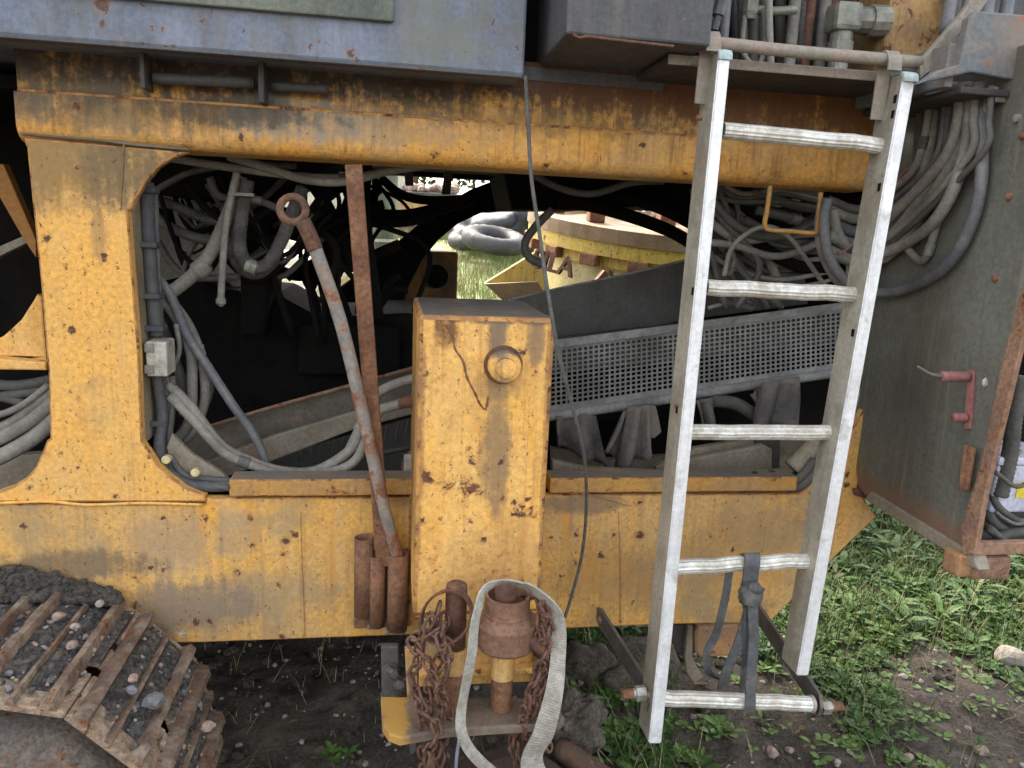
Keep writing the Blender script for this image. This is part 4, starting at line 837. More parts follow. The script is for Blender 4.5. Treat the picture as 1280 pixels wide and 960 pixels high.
# ------------------------------------------------------------------ ladder
LY = -.25
LD = thing('aluminium_ladder', 'dirty aluminium ladder hung vertically from a grab bar in front of the frame', 'ladder', (.84, -.27, .40))
def rail(pT, pB, yT, yB):
    # front face edges: pT=(uL,uR,v), pB likewise; box section with a dirty inner left face
    a, b = P(pT[0], pT[2], yT), P(pT[1], pT[2], yT); c, d = P(pB[0], pB[2], yB), P(pB[1], pB[2], yB)
    bm = bmesh.new(); dep = Vector((0, .075, 0))
    vs = [bm.verts.new(p) for p in (a, b, d, c)] + [bm.verts.new(p + dep) for p in (a, b, d, c)]
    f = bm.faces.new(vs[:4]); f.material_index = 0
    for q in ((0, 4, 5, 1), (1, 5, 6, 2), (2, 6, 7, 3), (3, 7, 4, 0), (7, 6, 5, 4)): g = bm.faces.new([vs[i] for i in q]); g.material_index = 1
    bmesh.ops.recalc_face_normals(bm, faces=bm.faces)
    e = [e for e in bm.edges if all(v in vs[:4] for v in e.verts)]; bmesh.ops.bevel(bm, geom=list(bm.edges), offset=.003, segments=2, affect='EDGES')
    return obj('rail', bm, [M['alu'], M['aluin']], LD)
r1 = rail((899, 914, 64), (811, 827, 930), -.275, -.335); r2 = rail((1130, 1146, 92), (996, 1011, 845), -.275, -.335)
# end caps
for r_, u0, u1, v in ((r1, 899, 914, 66), (r2, 1130, 1146, 94)):
    a, b = P(u0, v, -.275), P(u1, v, -.275)
    pth = catmull([Vector(((a.x + b.x) / 2, -.278, a.z - .012)), Vector(((a.x + b.x) / 2, -.274, a.z + .002)), Vector(((a.x + b.x) / 2, -.25, a.z + .008)), Vector(((a.x + b.x) / 2, -.215, a.z + .002)), Vector(((a.x + b.x) / 2, -.2, a.z - .01))], 5)
    ribbon('end_cap', pth[::3], (b.x - a.x) * 1.12, .006, M['cap'], r_, 3, (1, 0, 0))
# slots in the rails
for r_, u, v, yy_ in ((r2, 1119, 124, -.255), (r2, 1116, 143, -.255), (r2, 1099, 234, -.26), (r2, 1066, 416, -.275), (r1, 866, 364, -.275), (r1, 846, 512, -.28)):
    ua = {r1: (899, 811, 64, 930), r2: (1130, 996, 92, 845)}[r_]; t = (v - ua[2]) / (ua[3] - ua[2]); ye = lerp(-.275, -.335, t); edge_x = P(lerp(ua[0], ua[1], t), v, ye).x
    zc = PX(u, v, edge_x).z; yc = PX(u, v, edge_x).y; box('slot', (edge_x - .0012, yc - .004, zc - .008), (edge_x + .003, yc + .004, zc + .008), M['black'], r_, 0)
def rung(uL, uR, v0, v1, y, r=.016):
    a, b = P(uL, v0, y), P(uR, v1, y); bm = bmesh.new(); n = 28; axis = (b - a); L = axis.length; axis.normalize(); rings = []
    uu = Vector((0, 0, 1)); uu = (uu - axis * uu.dot(axis)).normalized(); ss = axis.cross(uu)
    for i in range(13):
        t = i / 12; dent = .0035 * noise.noise(Vector((t * 6, v0, 0))); c = a + axis * L * t + uu * dent
        rings.append([bm.verts.new(c + (uu * cos(2 * pi * k / n) + ss * sin(2 * pi * k / n)) * r * (1 + (.035 if k % 2 else -.035))) for k in range(n)])
    for A_, B_ in zip(rings, rings[1:]):
        for k in range(n): bm.faces.new((A_[k], A_[(k + 1) % n], B_[(k + 1) % n], B_[k]))
    o = obj('rung', bm, M['alu2'], LD)
    for c in (b - axis * .004, ):
        bm = bmesh.new(); addlathe(bm, c - axis * .004, axis, [(0, r * 1.15), (.006, r * 1.2)], 20); obj('rung_collar', bm, M['aluin'], o)
M['alu2'] = mat('scuffed_rung_aluminium', (.74, .73, .68), (.52, .49, .42), 22, rough=(.28, .5), metal=.3, grime=.4, grimecol=(.40, .37, .29), grimescale=25, bump=.15, fine=.15, stains=())
rung(903, 1116, 163, 183, -.24); rung(882, 1083, 359, 369, -.253, .0168); rung(860, 1052, 540, 541, -.264, .0165); rung(844, 1025, 709, 700, -.28, .0170); rung(826, 1016, 872, 880, -.30, .0175)
# hooks over the grab bar
for u, v, ub, vb in ((888, 52, 884, 130), (1112, 76, 1104, 150)):
    c = P(u, v, -.25); e = P(ub, vb, -.235)
    ribbon('hook', [Vector((c.x, -.232, e.z)), Vector((c.x, -.234, c.z - .03)), Vector((c.x, -.234, c.z)), Vector((c.x, -.25, c.z + .018)), Vector((c.x, -.267, c.z)), Vector((c.x, -.27, c.z - .022))], .03, .004, M['bar'], LD, 8, (1, 0, 0))
box('rail_bracket', P(896, 70, -.262), P(900, 92, -.21), M['galv'], LD, .001)
for u, v in ((885, 145), (857, 540 - 28)): lathe('rivet', P(u, v, -.30) + Vector((0, .03, 0)), (-1, 0, 0), [(0, .005), (.012, .005)], M['rustd'], LD, 8)
# flat arms and through bolts at the foot
def arm(p0, y0, p1, y1, p2, y2):
    a, b, c = P(*p0, y0), P(*p1, y1), P(*p2, y2); pts = [a, b, c]; bm = bmesh.new(); x = Vector((.008, 0, 0))
    hw = .024; R = []
    pl = [a + (a - b).normalized() * .02, a, b, c]
    for i, p in enumerate(pl):
        t = (pl[min(i + 1, 3)] - pl[max(i - 1, 0)]).normalized(); nrm = t.cross(Vector((1, 0, 0))).normalized(); k = hw * (1 if 0 < i < 3 else .55)
        R.append([bm.verts.new(q) for q in (p - x / 2 - nrm * k, p + x / 2 - nrm * k, p + x / 2 + nrm * k, p - x / 2 + nrm * k)])
    for A_, B_ in zip(R, R[1:]):
        for k in range(4): bm.faces.new((A_[k], A_[(k + 1) % 4], B_[(k + 1) % 4], B_[k]))
    bm.faces.new(R[0]); bm.faces.new(R[-1]); return obj('support_arm', bm, M['galv'], MA)
arm((750, 770), -.01, (812, 868), -.28, (812, 885), -.31); arm((945, 762), -.01, (1022, 876), -.29, (1026, 890), -.32)
bolt('bolt', P(757, 775, -.02), (-1, 0, 0), .010, .02, M['nut'], MA)
for u, d, v in ((806, -1, 866), (1026, 1, 884)):
    c = P(u, v, -.30); bm = bmesh.new(); addlathe(bm, c, (d, 0, 0), [(0, .017), (.022, .017)], 6); addlathe(bm, c, (d, 0, 0), [(.0, .011), (.028, .011), (.045, .010), (.048, .007)], 14); obj('axle_nut', bm, M['nut'], LD)
    bm = bmesh.new(); addlathe(bm, c, (d, 0, 0), [(.028, .0115), (.052, .011), (.055, .007)], 14); obj('axle_tip', bm, M['rust'], LD)
bm = bmesh.new(); addtube(bm, [P(806, 868, -.30), P(1030, 884, -.30)], .009, 10); obj('axle', bm, M['nut'], LD, True)

# ------------------------------------------------------------------ bars in the holder tubes
o = bmesh.new(); a0 = P(492, 695, -.075); a1 = P(478, 640, -.08); 
PB = thing('pry_bar', 'long grey bar with rusty ring end leaning in the right holder tube', 'bar', a0)
tube('shaft', [P(499, 702, -.06), P(487, 660, -.075), P(478, 625, -.085), P(452, 510, -.10), P(425, 400, -.11), P(392, 305, -.12)], .0145, M['greyrod'], PB, 12)
tube('ring_neck', [P(394, 312, -.12), P(386, 292, -.12), P(378, 276, -.12)], .0165, M['rustd2'] if 'rustd2' in M else M['redrust'] if 'redrust' in M else M['rustd'], PB, 12)
bm = bmesh.new(); c = P(366, 262, -.12); addtube(bm, [c + Vector((cos(t) * .026, .004 * sin(t), sin(t) * .026)) for t in [i * 2 * pi / 20 for i in range(20)]], .0085, 8, closed=True); obj('ring', bm, M['rustd'], PB, True)
SB = thing('square_bar', 'rusty square steel bar standing upright in the middle holder tube', 'bar', P(478, 700, -.05))
bm = bmesh.new(); a = P(442, 206, -.10); b = P(480, 705, -.05); t = (b - a).normalized(); sx = t.cross(Vector((0, 1, 0))).normalized() * .0175; sy = sx.cross(t).normalized() * .014
q = [bm.verts.new(p + k) for p in (a, b) for k in (sx + sy, sx - sy, -sx - sy, -sx + sy)]
for f in ((0, 1, 2, 3), (7, 6, 5, 4), (0, 4, 5, 1), (1, 5, 6, 2), (2, 6, 7, 3), (3, 7, 4, 0)): bm.faces.new([q[i] for i in f])
bmesh.ops.bevel(bm, geom=list(bm.edges), offset=.0015, segments=1, affect='EDGES'); obj('shaft', bm, M['rust'], SB)

# ------------------------------------------------------------------ ring and stepped collar on the pins, chains, strap
c = P(558, 771, -.35)
bm = bmesh.new(); n = 30; R = []
nrm = Vector((-.28, -.93, .22)).normalized(); uu = Vector((.60, -.05, .78)); uu = (uu - nrm * uu.dot(nrm)).normalized(); vv = nrm.cross(uu)
prof = [(.050, -.012), (.054, -.014), (.0555, 0), (.054, .014), (.050, .012), (.049, 0)]
for i in range(n):
    t = 2 * pi * i / n; R.append([bm.verts.new(c + (uu * cos(t) * 1.12 + vv * sin(t) * .92) * r + nrm * d) for r, d in prof])
for i in range(n):
    for k in range(6): bm.faces.new((R[i][k], R[i][(k + 1) % 6], R[(i + 1) % n][(k + 1) % 6], R[(i + 1) % n][k]))
o = obj('steel_ring', bm, M['rustd'], smooth=False); tag(o, 'thin rusty steel ring hung tilted over the left pin', 'ring')
c = P(635, 745, -.335); cz = P(635, 800, -.335)
SC = thing('stepped_collar', 'heavy rusty stepped steel collar set over the right pin', 'collar', (c.x, c.y, cz.z - .03))
bm = bmesh.new(); zt = P(635, 757, -.385).z
pr = [(.0, .042), (0, .047), (.036, .047), (.038, .0495), (.043, .0495), (.045, .053), (.056, .062), (.058, .0665), (.064, .0665), (.066, .065), (.108, .065), (.114, .060), (.114, .04)]
n = 56; rings = []
for d, r in [(.07, .043)] + pr: rings.append([bm.verts.new((c.x + cos(2 * pi * k / n) * r, -.335 + sin(2 * pi * k / n) * r, zt - d)) for k in range(n)])
for A_, B_ in zip(rings, rings[1:]):
    for k in range(n): bm.faces.new((A_[k], A_[(k + 1) % n], B_[(k + 1) % n], B_[k]))
obj('collar_body', bm, M['collar'], SC)
bm = bmesh.new(); cc = Vector((c.x + .050, -.372, zt - .088)); addlathe(bm, cc, (.75, -.6, -.25), [(0, .017), (.035, .017), (.036, .012), (.025, .010)], 16); obj('side_nozzle', bm, M['rustd'], SC)
md = None
def link_mesh():
    bm = bmesh.new(); p = []
    for i in range(14):
        t = 2 * pi * i / 14; x = cos(t) * .0095; z = sin(t) * .0095 + (.0085 if sin(t) > 0 else -.0085); p.append(Vector((x, 0, z)))
    addtube(bm, p, .0037, 6, closed=True); bmesh.ops.recalc_face_normals(bm, faces=bm.faces)
    me = bpy.data.meshes.new('link'); bm.to_mesh(me); bm.free(); me.materials.append(M['chain'])
    for q in me.polygons: q.use_smooth = True
    return me
M['chain'] = mat('rusty_chain', (.20, .105, .07), (.12, .065, .05), 30, metal=.25, rough=(.7, .95), rust=.2, bump=.5, fine=.35)
LM = link_mesh()
def chain(paths, label):
    T = thing('chain', label, 'chain', paths[0][0])
    for pts in paths:
        path = catmull(pts, 40); acc = 0; nxt = 0; k = 0; tw = random.uniform(0, 3)
        for a, b in zip(path, path[1:]):
            d = (b - a).length
            while acc + d >= nxt:
                p = a.lerp(b, (nxt - acc) / d if d else 0); t = (b - a).normalized()
                o = bpy.data.objects.new('link', LM); COL.objects.link(o)
                q = t.to_track_quat('Z', 'X').to_matrix() @ Matrix.Rotation(tw + (pi / 2) * (k % 2) + random.uniform(-.35, .35), 3, 'Z') @ Matrix.Rotation(random.uniform(-.22, .22), 3, 'X')
                o.matrix_basis = Matrix.Translation(p + Vector((random.uniform(-.002, .002), random.uniform(-.003, .003), 0)) - T.location) @ q.to_4x4(); o.parent = T
                k += 1; nxt += .0265
            acc += d
y = -.37
chain([[P(548, 762, -.345), P(541, 775, -.345), P(548, 792, -.35), P(560, 806, y - .0), P(545, 830, y), P(536, 870, y), P(540, 930, y), P(545, 975, y)],
       [P(536, 780, y), P(528, 795, y), P(522, 830, y), P(516, 850, y), P(526, 900, y - .02), P(532, 970, y)],
       [P(556, 775, -.345), P(552, 800, y - .02), P(560, 830, y - .03), P(548, 860, y - .02), P(553, 900, y), P(538, 960, y - .02)],
       [P(540, 790, y), P(516, 800, y), P(536, 830, y - .02), P(552, 870, y - .02), P(560, 905, y), P(548, 960, y)],
       [P(520, 868, y), P(532, 890, y - .03), P(545, 915, y - .04), P(528, 960, y - .03)]], 'rusty chain hanging in a dense bunch below the left ring')
chain([[P(655, 742, -.30), P(672, 746, -.36), P(682, 765, -.40), P(686, 800, -.41), P(676, 830, -.40), P(665, 860, -.40), P(656, 890, -.40), P(648, 930, y), P(648, 975, y)],
       [P(676, 760, -.37), P(678, 800, -.40), P(688, 830, -.39), P(674, 862, -.39), P(664, 900, -.39), P(656, 950, y)],
       [P(668, 740, -.30), P(684, 765, -.37), P(674, 800, -.38), P(684, 840, y), P(676, 870, y), P(672, 900, y), P(690, 940, y)],
       [P(672, 800, -.36), P(672, 850, -.35), P(655, 900, y), P(640, 925, y), P(660, 970, y)]], 'rusty chain hanging behind the strap right of the collar')
# webbing strap loop
y = -.43
SP = [(P(692, 1010, -.40), (1, -.2, 0)), (P(665, 955, -.41), (1, -.1, .1)), (P(680, 915, -.43), (1, -.1, .1)), (P(692, 870, -.43), (1, -.3, 0)), (P(697, 830, -.42), (1, -.5, 0)), (P(698, 785, -.40), (.8, -.6, .2)), (P(688, 757, -.39), (.6, -.6, .5)), (P(668, 738, -.38), (.2, -.8, .6)),
      (P(645, 728, -.37), (-.1, -.7, .7)), (P(620, 729, -.38), (-.2, -.7, .7)), (P(604, 740, -.41), (-.5, -.7, .5)), (P(597, 765, -.43), (-.7, -.7, .2)), (P(591, 810, -.43), (-.8, -.6, 0)), (P(583, 855, -.42), (-.8, -.6, 0)), (P(577, 885, -.42), (-.9, -.5, 0)), (P(578, 920, -.43), (-.9, -.5, 0)), (P(598, 950, -.42), (-.8, -.3, -.4)), (P(640, 985, -.40), (-.6, -.2, -.7))]
path = catmull([p for p, d in SP], 26); wd = catmull([Vector(d) for p, d in SP], 26)
bm = bmesh.new(); R = []; n = len(path)
for i, p in enumerate(path):
    t = (path[min(i + 1, n - 1)] - path[max(i - 1, 0)]).normalized(); d = wd[i]; d = (d - t * d.dot(t)).normalized(); nn = t.cross(d); s = i / (n - 1); d = (d + nn * .55 * noise.noise(Vector((s * 9, 1, 0)))).normalized(); nn = t.cross(d); p = p + nn * (.0007 * (i % 2) + .004 * noise.noise(Vector((s * 14, 5, 0)))); wdt = .0115 + .004 * (s < .45) + .012 * max(0, 1 - s * 4.2)
    R.append([bm.verts.new(p + d * a * wdt + nn * b) for a, b in ((-1, -.002), (0, -.003), (1, -.002), (1, .002), (0, .001), (-1, .002))])
for A_, B_ in zip(R, R[1:]):
    for k in range(6): bm.faces.new((A_[k], A_[(k + 1) % 6], B_[(k + 1) % 6], B_[k]))
bm.faces.new(R[0]); bm.faces.new(R[-1])
o = obj('webbing_strap', bm, M['webbing']); tag(o, 'frayed grey webbing strap looped over the rusty stepped collar', 'strap')
tube0 = tube('cord', [P(574, 925, -.44), P(571, 945, -.44), P(569, 975, -.44)], .0035, M['blue'], None, 6); tag(tube0, 'thin pale blue cord hanging from the strap at the bottom edge', 'cord')
# loose wire rope
o = tube('wire_rope', [P(657, 95, -.14), P(660, 150, -.14), P(664, 220, -.15), P(674, 290, -.2), P(684, 360, -.27), P(698, 440, -.29), P(716, 510, -.27), P(730, 570, -.2), P(733, 630, -.12), P(728, 690, -.08), P(716, 740, -.08), P(706, 772, -.1)], .0042, M['wire'], None, 8, 10)
tag(o, 'thin grey wire rope hanging down from the blue body past the post', 'wire rope')
# rubber straps tied to the ladder
TS = thing('rubber_strap', 'black rubber straps knotted round the two lowest ladder rungs', 'strap', P(940, 705, -.30))
X = Vector((1, 0, 0)); y = -.315
ribbon('wrap', [P(940, 698, -.28) + Vector((0, .02, -.0)), P(940, 693, -.29), P(940, 706, -.302), P(938, 722, -.295), P(938, 760, -.30)], .036, .005, M['blackstrap'], TS, 6, (1, 0, 0))
ribbon('strap_tail', [P(938, 755, -.30), P(925, 800, -.30), P(908, 840, -.29), P(902, 862, -.28)], .022, .005, M['blackstrap'], TS, 6, (1, -.2, 0))
ribbon('strap_tail', [P(935, 758, -.305), P(932, 810, -.30), P(930, 868, -.29)], .022, .005, M['blackstrap'], TS, 6, (1, .3, 0))
ribbon('strap_tail', [P(940, 750, -.31), P(942, 800, -.315), P(938, 850, -.325), P(938, 880, -.325), P(937, 890, -.315)], .024, .005, M['blackstrap'], TS, 6, (1, 0, 0))
ribbon('strap_tail', [P(912, 705, -.26), P(908, 740, -.27), P(896, 790, -.26), P(884, 815, -.26), P(886, 840, -.25), P(905, 850, -.22)], .017, .005, M['blackstrap'], TS, 6, (1, -.3, 0))
bm = bmesh.new(); rock(bm, P(938, 745, -.31), .022, 3, 1.1, 3); rock(bm, P(944, 735, -.32), .014, 6, 1.0, 2); obj('knot', bm, M['blackstrap'], TS, True)

# battery in the cabinet
bt = thing('battery', 'white battery with yellow label inside the right cabinet', 'battery', (XD + .12, -.30, zb + .005))
a = P(1248, 582, -.33); b = P(1320, 640, -.33)
box('case', (a.x, -.33, b.z), (b.x, -.18, a.z), M['battery'], bt, .005); box('lid', (a.x - .004, -.335, a.z + .001), (b.x + .004, -.175, a.z + .02), M['battery'], bt, .004)
box('sticker', P(1273, 603, -.332), P(1290, 622, -.331), M['sticker'], bt, 0)
lathe('terminal', P(1268, 572, -.3), (0, 0, 1), [(0, .012), (.02, .012)], M['nut'], bt, 10)

# ------------------------------------------------------------------ things beyond the machine
cc = P(842, 290, 3.5)
CR = thing('crusher_head', 'large round yellow crusher part with rusty rim lying beyond the machine', 'crusher', (0, 0, 0))
T = Matrix.Translation(cc) @ Matrix.Rotation(radians(7.5), 4, 'X') @ Matrix.Rotation(radians(1), 4, 'Y')
def crl(name, prof, m, n=56, smooth=True):
    bm = bmesh.new(); addlathe(bm, (0, 0, 0), (0, 0, 1), prof, n); bmesh.ops.transform(bm, matrix=T, verts=bm.verts); return obj(name, bm, m, CR, False)
RR = 1.04
crl('rim', [(.0, RR), (.085, RR), (.09, RR - .02), (.09, RR - .22), (.03, RR - .27)], M['crushr']); crl('flange', [(-.085, RR - .012), (-.003, RR - .012)], M['crushy']); crl('neck_band', [(-.155, RR - .045), (-.086, RR - .045)], M['crushy'])
crl('body', [(-1.1, RR - .02), (-.6, RR - .04), (-.156, RR - .075)], M['crush'])
for k in range(20):
    a = 2 * pi * (k + .3) / 20; p = Vector((cos(a) * (RR - .02), sin(a) * (RR - .02), -.12)); bm = bmesh.new(); addbox(bm, (-.06, -.03, -.035), (.06, .04, .035), .006)
    bmesh.ops.transform(bm, matrix=T @ Matrix.Translation(p) @ Matrix.Rotation(a + pi / 2, 4, 'Z'), verts=bm.verts); obj('clamp_block', bm, M['rust'], CR)
for k in range(12):
    a = 2 * pi * k / 12 + .1; p = Vector((cos(a) * (RR - .16), sin(a) * (RR - .16), .12)); bm = bmesh.new(); addbox(bm, (-.05, -.05, -.03), (.05, .05, .09), .01)
    bmesh.ops.transform(bm, matrix=T @ Matrix.Translation(p), verts=bm.verts); obj('rim_bolt', bm, M['rust'], CR)
slab('apron', [(606, 354), (668, 316), (684, 330), (682, 372), (640, 380)], 3.0, .05, M['crushy'], CR); slab('apron', [(606, 355), (672, 352), (690, 380), (640, 386)], 2.9, .04, M['crushr'], CR)
slab('strut', [(734, 364), (756, 338), (762, 342), (750, 366)], 2.35, .05, M['rust'], CR)
fc = bpy.data.curves.new('text', 'FONT'); fc.body = 'SILA'; fc.size = .16; fc.extrude = .012; fc.offset = .002
fo = bpy.data.objects.new('tmp', fc); COL.objects.link(fo)
dg = bpy.context.evaluated_depsgraph_get(); me = bpy.data.meshes.new_from_object(fo.evaluated_get(dg)); bpy.data.objects.remove(fo)
p0 = P(664, 330, 2.78); e1 = (P(704, 341, 2.60) - p0).normalized(); e3 = Vector((-.35, -1, .1)); e3 = (e3 - e1 * e3.dot(e1)).normalized(); e2 = e3.cross(e1)
mtx = Matrix((e1, e2, e3)).transposed().to_4x4(); mtx.translation = P(664, 333, 2.72); me.transform(mtx); me.materials.append(M['rustd'])
lo = bpy.data.objects.new('raised_lettering', me); COL.objects.link(lo); setpar(lo, CR)
bm = bmesh.new()
for k in range(260):
    a = random.uniform(0, 6.28); r = (random.uniform(0, .8) ** .6) * .85; p = T @ Vector((cos(a) * r, sin(a) * r, .06 + .22 * (1 - r) + random.uniform(0, .04))); rock(bm, p, random.choice((.02, .03, .045)), k, .8, 1)
o = obj('gravel_heap', bm, M['stone']); tag(o, 'pale gravel heaped on top of the yellow crusher part', 'gravel', kind='stuff')

def tyre(c, R, r, rot, label):
    bm = bmesh.new(); n = 36; rings = []
    for i in range(n):
        t = 2 * pi * i / n; rings.append([bm.verts.new(Vector(((R + r * cos(s)) * cos(t), (R + r * cos(s)) * sin(t), r * .9 * sin(s) * (1.06 if i % 2 and abs(cos(s)) < .9 and cos(s) > 0 else 1)))) for s in [2 * pi * k / 12 for k in range(12)]])
    for i in range(n):
        for k in range(12): bm.faces.new((rings[i][k], rings[(i + 1) % n][k], rings[(i + 1) % n][(k + 1) % 12], rings[i][(k + 1) % 12]))
    o = obj('tyre', bm, M['tyre'], smooth=True); o.location = c; o.rotation_euler = rot; tag(o, label, 'tyre', 'old tyres dumped on the grass')
yy = 9
tyre(P(618, 300, yy), .34, .13, (.25, .1, 0), 'big old tyre lying flat in front of the black tarpaulin'); tyre(P(594, 297, yy + .8), .3, .12, (.2, -.2, 0), 'old tyre lying to the left behind the front tyre')
bm = bmesh.new(); rock(bm, P(608, 288, yy + 1.6), .62, 5, .62, 4); rock(bm, P(645, 286, yy + 1.4), .55, 9, .75, 4); o = obj('tarpaulin_heap', bm, M['tarp'], smooth=True); tag(o, 'heap covered with dark blue-black tarpaulin beyond the tyres', 'tarpaulin')
def bbox(name, p0, p1, y, dy, m, label, cat):
    a, b = P(*p0, y), P(*p1, y); bm = bmesh.new(); addbox(bm, (a.x, y, a.z), (b.x, y + dy, b.z), .02); o = obj(name, bm, M[m]); tag(o, label, cat); return o
CT = thing('skip_container', 'faded orange steel container with rubble on top in the background', 'container', P(545, 300, 12))
YC = 12; a, b = P(440, 242, YC), P(582, 285, YC); box('side', (a.x, YC, b.z), (b.x, YC + 2, a.z), M['orange'], CT, .02); box('rim', (a.x - .03, YC - .05, a.z), (b.x + .03, YC + 2.03, a.z + .08), M['darkst'], CT, .01); box('skirt', (a.x, YC + .03, b.z - .28), (b.x, YC + 1.9, b.z), M['maroon'], CT, .02)
for u in (490, 520, 552): q = P(u, 258, YC - .03); box('rib', (q.x - .05, YC - .06, b.z), (q.x + .05, YC, a.z), M['orange'], CT, .005)
bm = bmesh.new()
for k in range(50): rock(bm, P(random.uniform(505, 572), 237 + random.uniform(-3, 3), YC + .5 + random.uniform(0, 1)), random.uniform(.05, .13), k, .8, 1)
o = obj('rubble', bm, M['stonep']); tag(o, 'pinkish rubble heaped along the top of the orange container', 'rubble', kind='stuff')
TK = thing('green_tank', 'tall faded green cylindrical tank standing behind the hoses', 'tank', P(478, 330, 3.6))
q = P(478, 330, 3.6); lathe('shell', (q.x, 3.6, q.z - .8), (0, 0, 1), [(0, .10), (1.5, .10), (1.55, .06)], M['green'], TK, 20); 
for z in (.5, .95, 1.3): lathe('band', (q.x, 3.6, q.z - .8 + z), (0, 0, 1), [(0, .103), (.02, .103)], M['cream'], TK, 20)
SHD = thing('pale_shed', 'pale cream sheet-metal shed far behind the machine', 'shed', P(400, 300, 13))
a, b = P(120, 190, 13), P(505, 290, 13); box('wall', (a.x, 13, .8), (b.x, 16, a.z), M['cream'], SHD, .01)
for k in range(24): x = a.x + (b.x - a.x) * (k + .5) / 24; box('corrugation', (x - .03, 12.96, .8), (x + .03, 13, a.z), M['cream'], SHD, .01)
for u, v, yv, r, lb in ((350, 330, 5.0, .30, 'pale cream boulder seen through the hoses on the left'), (395, 350, 4.6, .32, 'large pale boulder beside the leaning bar seen through the opening'), (372, 380, 4.0, .22, 'pale boulder lowest of those seen through the opening')):
    bm = bmesh.new(); rock(bm, (0, 0, 0), r, u, .8, 3); o = obj('boulder', bm, M['cream']); o.location = P(u, v, yv); tag(o, lb, 'boulder', 'pale boulders behind the machine')
# distant trees
def tree(x, y, h, s, label):
    z0 = gz(x, y) if y < 25 else 1.1
    T_ = thing('tree', label, 'tree', (x, y, z0), 'trees beyond the field')
    tube('trunk', [(x, y, z0), (x + .2, y, z0 + h * .4), (x, y, z0 + h * .8)], lambda t: .22 * (1 - .8 * t), M['rustd'], T_, 8)
    bm = bmesh.new(); random.seed(s)
    cl = [(Vector((random.gauss(0, h * .16), random.gauss(0, h * .16), h * random.uniform(.35, .95))), random.uniform(.1, .2) * h) for _ in range(16)]
    for c, r in cl:
        for k in range(170):
            d = Vector((random.gauss(0, 1), random.gauss(0, 1), random.gauss(0, 1))).normalized() * r * random.uniform(.5, 1.05); p = Vector((x, y, z0)) + c + d
            u_ = Vector((random.gauss(0, 1), random.gauss(0, 1), random.gauss(0, 1))).normalized() * .16; v_ = u_.orthogonal().normalized() * .13
            bm.faces.new([bm.verts.new(p + q) for q in (-u_, v_, u_, -v_)])
    obj('crown', bm, M['leafd'], T_, recalc=False)
for i, (x, y, h) in enumerate(((-6, 34, 7), (1, 38, 8), (7, 35, 6.5), (12, 40, 8))): tree(x, y, h, i, ('rounded green tree at the far left beyond the field', 'tall green tree straight behind the tarpaulin', 'lower bushy tree right of the tall tree', 'tall tree at the far right of the field edge')[i])

# ------------------------------------------------------------------ plants and ground litter
random.seed(21)
def blades(name, pts, hmin, hmax, wd, m, lean=.5, label=None):
    V, Fc = [], []
    for (x, y) in pts:
        z = gz(x, y) - .004; h = random.uniform(hmin, hmax); a = random.uniform(0, 6.28); l = h * random.uniform(.1, lean); dx, dy = cos(a) * l, sin(a) * l; w_ = wd * random.uniform(.7, 1.3); px_, py_ = -sin(a) * w_, cos(a) * w_; k = len(V)
        V += [(x - px_, y - py_, z), (x + px_, y + py_, z), (x + dx * .35 + px_ * .8, y + dy * .35 + py_ * .8, z + h * .55), (x + dx * .35 - px_ * .8, y + dy * .35 - py_ * .8, z + h * .55), (x + dx, y + dy, z + h * .95)]
        Fc += [(k, k + 1, k + 2, k + 3), (k + 3, k + 2, k + 4)]
    me = bpy.data.meshes.new(name); me.from_pydata(V, [], Fc); me.materials.append(M[m]); o = bpy.data.objects.new(name, me); COL.objects.link(o); return tag(o, label, 'grass', kind='stuff')
def patchy(n, x0, x1, y0, y1, dens):
    out = []
    while len(out) < n:
        x, y = random.uniform(x0, x1), random.uniform(y0, y1)
        if random.random() < dens(x, y): out.append((x, y))
    return out
def d_right(x, y):
    n = noise.noise(Vector((x * 2.2, y * 2.2, 9))) + .5 * noise.noise(Vector((x * 6, y * 6, 3)))
    far = min(1, max(0, (y - .42) / .6)); return max(0, min(1, .10 + 1.0 * far + n * .8 - .10)) * (1 if x > .7 else .15)
blades('grass', patchy(42000, .5, 4.6, -.3, 3.5, d_right), .03, .11, .0020, 'grass', 1.0, 'green grass growing on the soil right of the machine')
blades('dry_grass', patchy(5000, .5, 4.6, -.3, 3.5, d_right), .04, .16, .0012, 'dry', 1.1, 'dry straw-coloured grass among the green grass')
blades('dead_straw', patchy(900, -1, 2.2, -.2, 1.6, lambda x, y: .5), .03, .09, .0011, 'dry', 2.2, 'scattered dead straw lying on the bare soil')
def dbank(x, y): return max(0, min(1, .5 + noise.noise(Vector((x * .9, y * .9, 1)))))
blades('bank_grass', patchy(60000, -3.5, 6.5, 3.6, 20, dbank), .06, .24, .004, 'bank', .6, 'bright sunlit grass on the bank behind the machine')
blades('bank_dry_grass', patchy(16000, -3.5, 6.5, 3.6, 20, dbank), .08, .34, .003, 'dry', .5, 'tall dry grass stalks on the bank behind the machine')
blades('tall_stalks', patchy(260, .7, 4.2, .3, 3.4, lambda x, y: .6), .15, .34, .0016, 'dry', .7, 'thin dry stalks standing up from the weeds on the right')
bm = bmesh.new()
for (x, y) in patchy(420, -.6, 3.6, -.2, 2.4, lambda x, y: .7):
    a = random.uniform(0, 6.28); l = random.uniform(.008, .022); q = Vector((x, y, gz(x, y) + .007)); d = Vector((cos(a) * l, sin(a) * l, random.uniform(-.002, .006))); e = Vector((-sin(a) * l * .4, cos(a) * l * .4, random.uniform(-.002, .004)))
    bm.faces.new([bm.verts.new(q + k) for k in (-d, e, d, -e)])
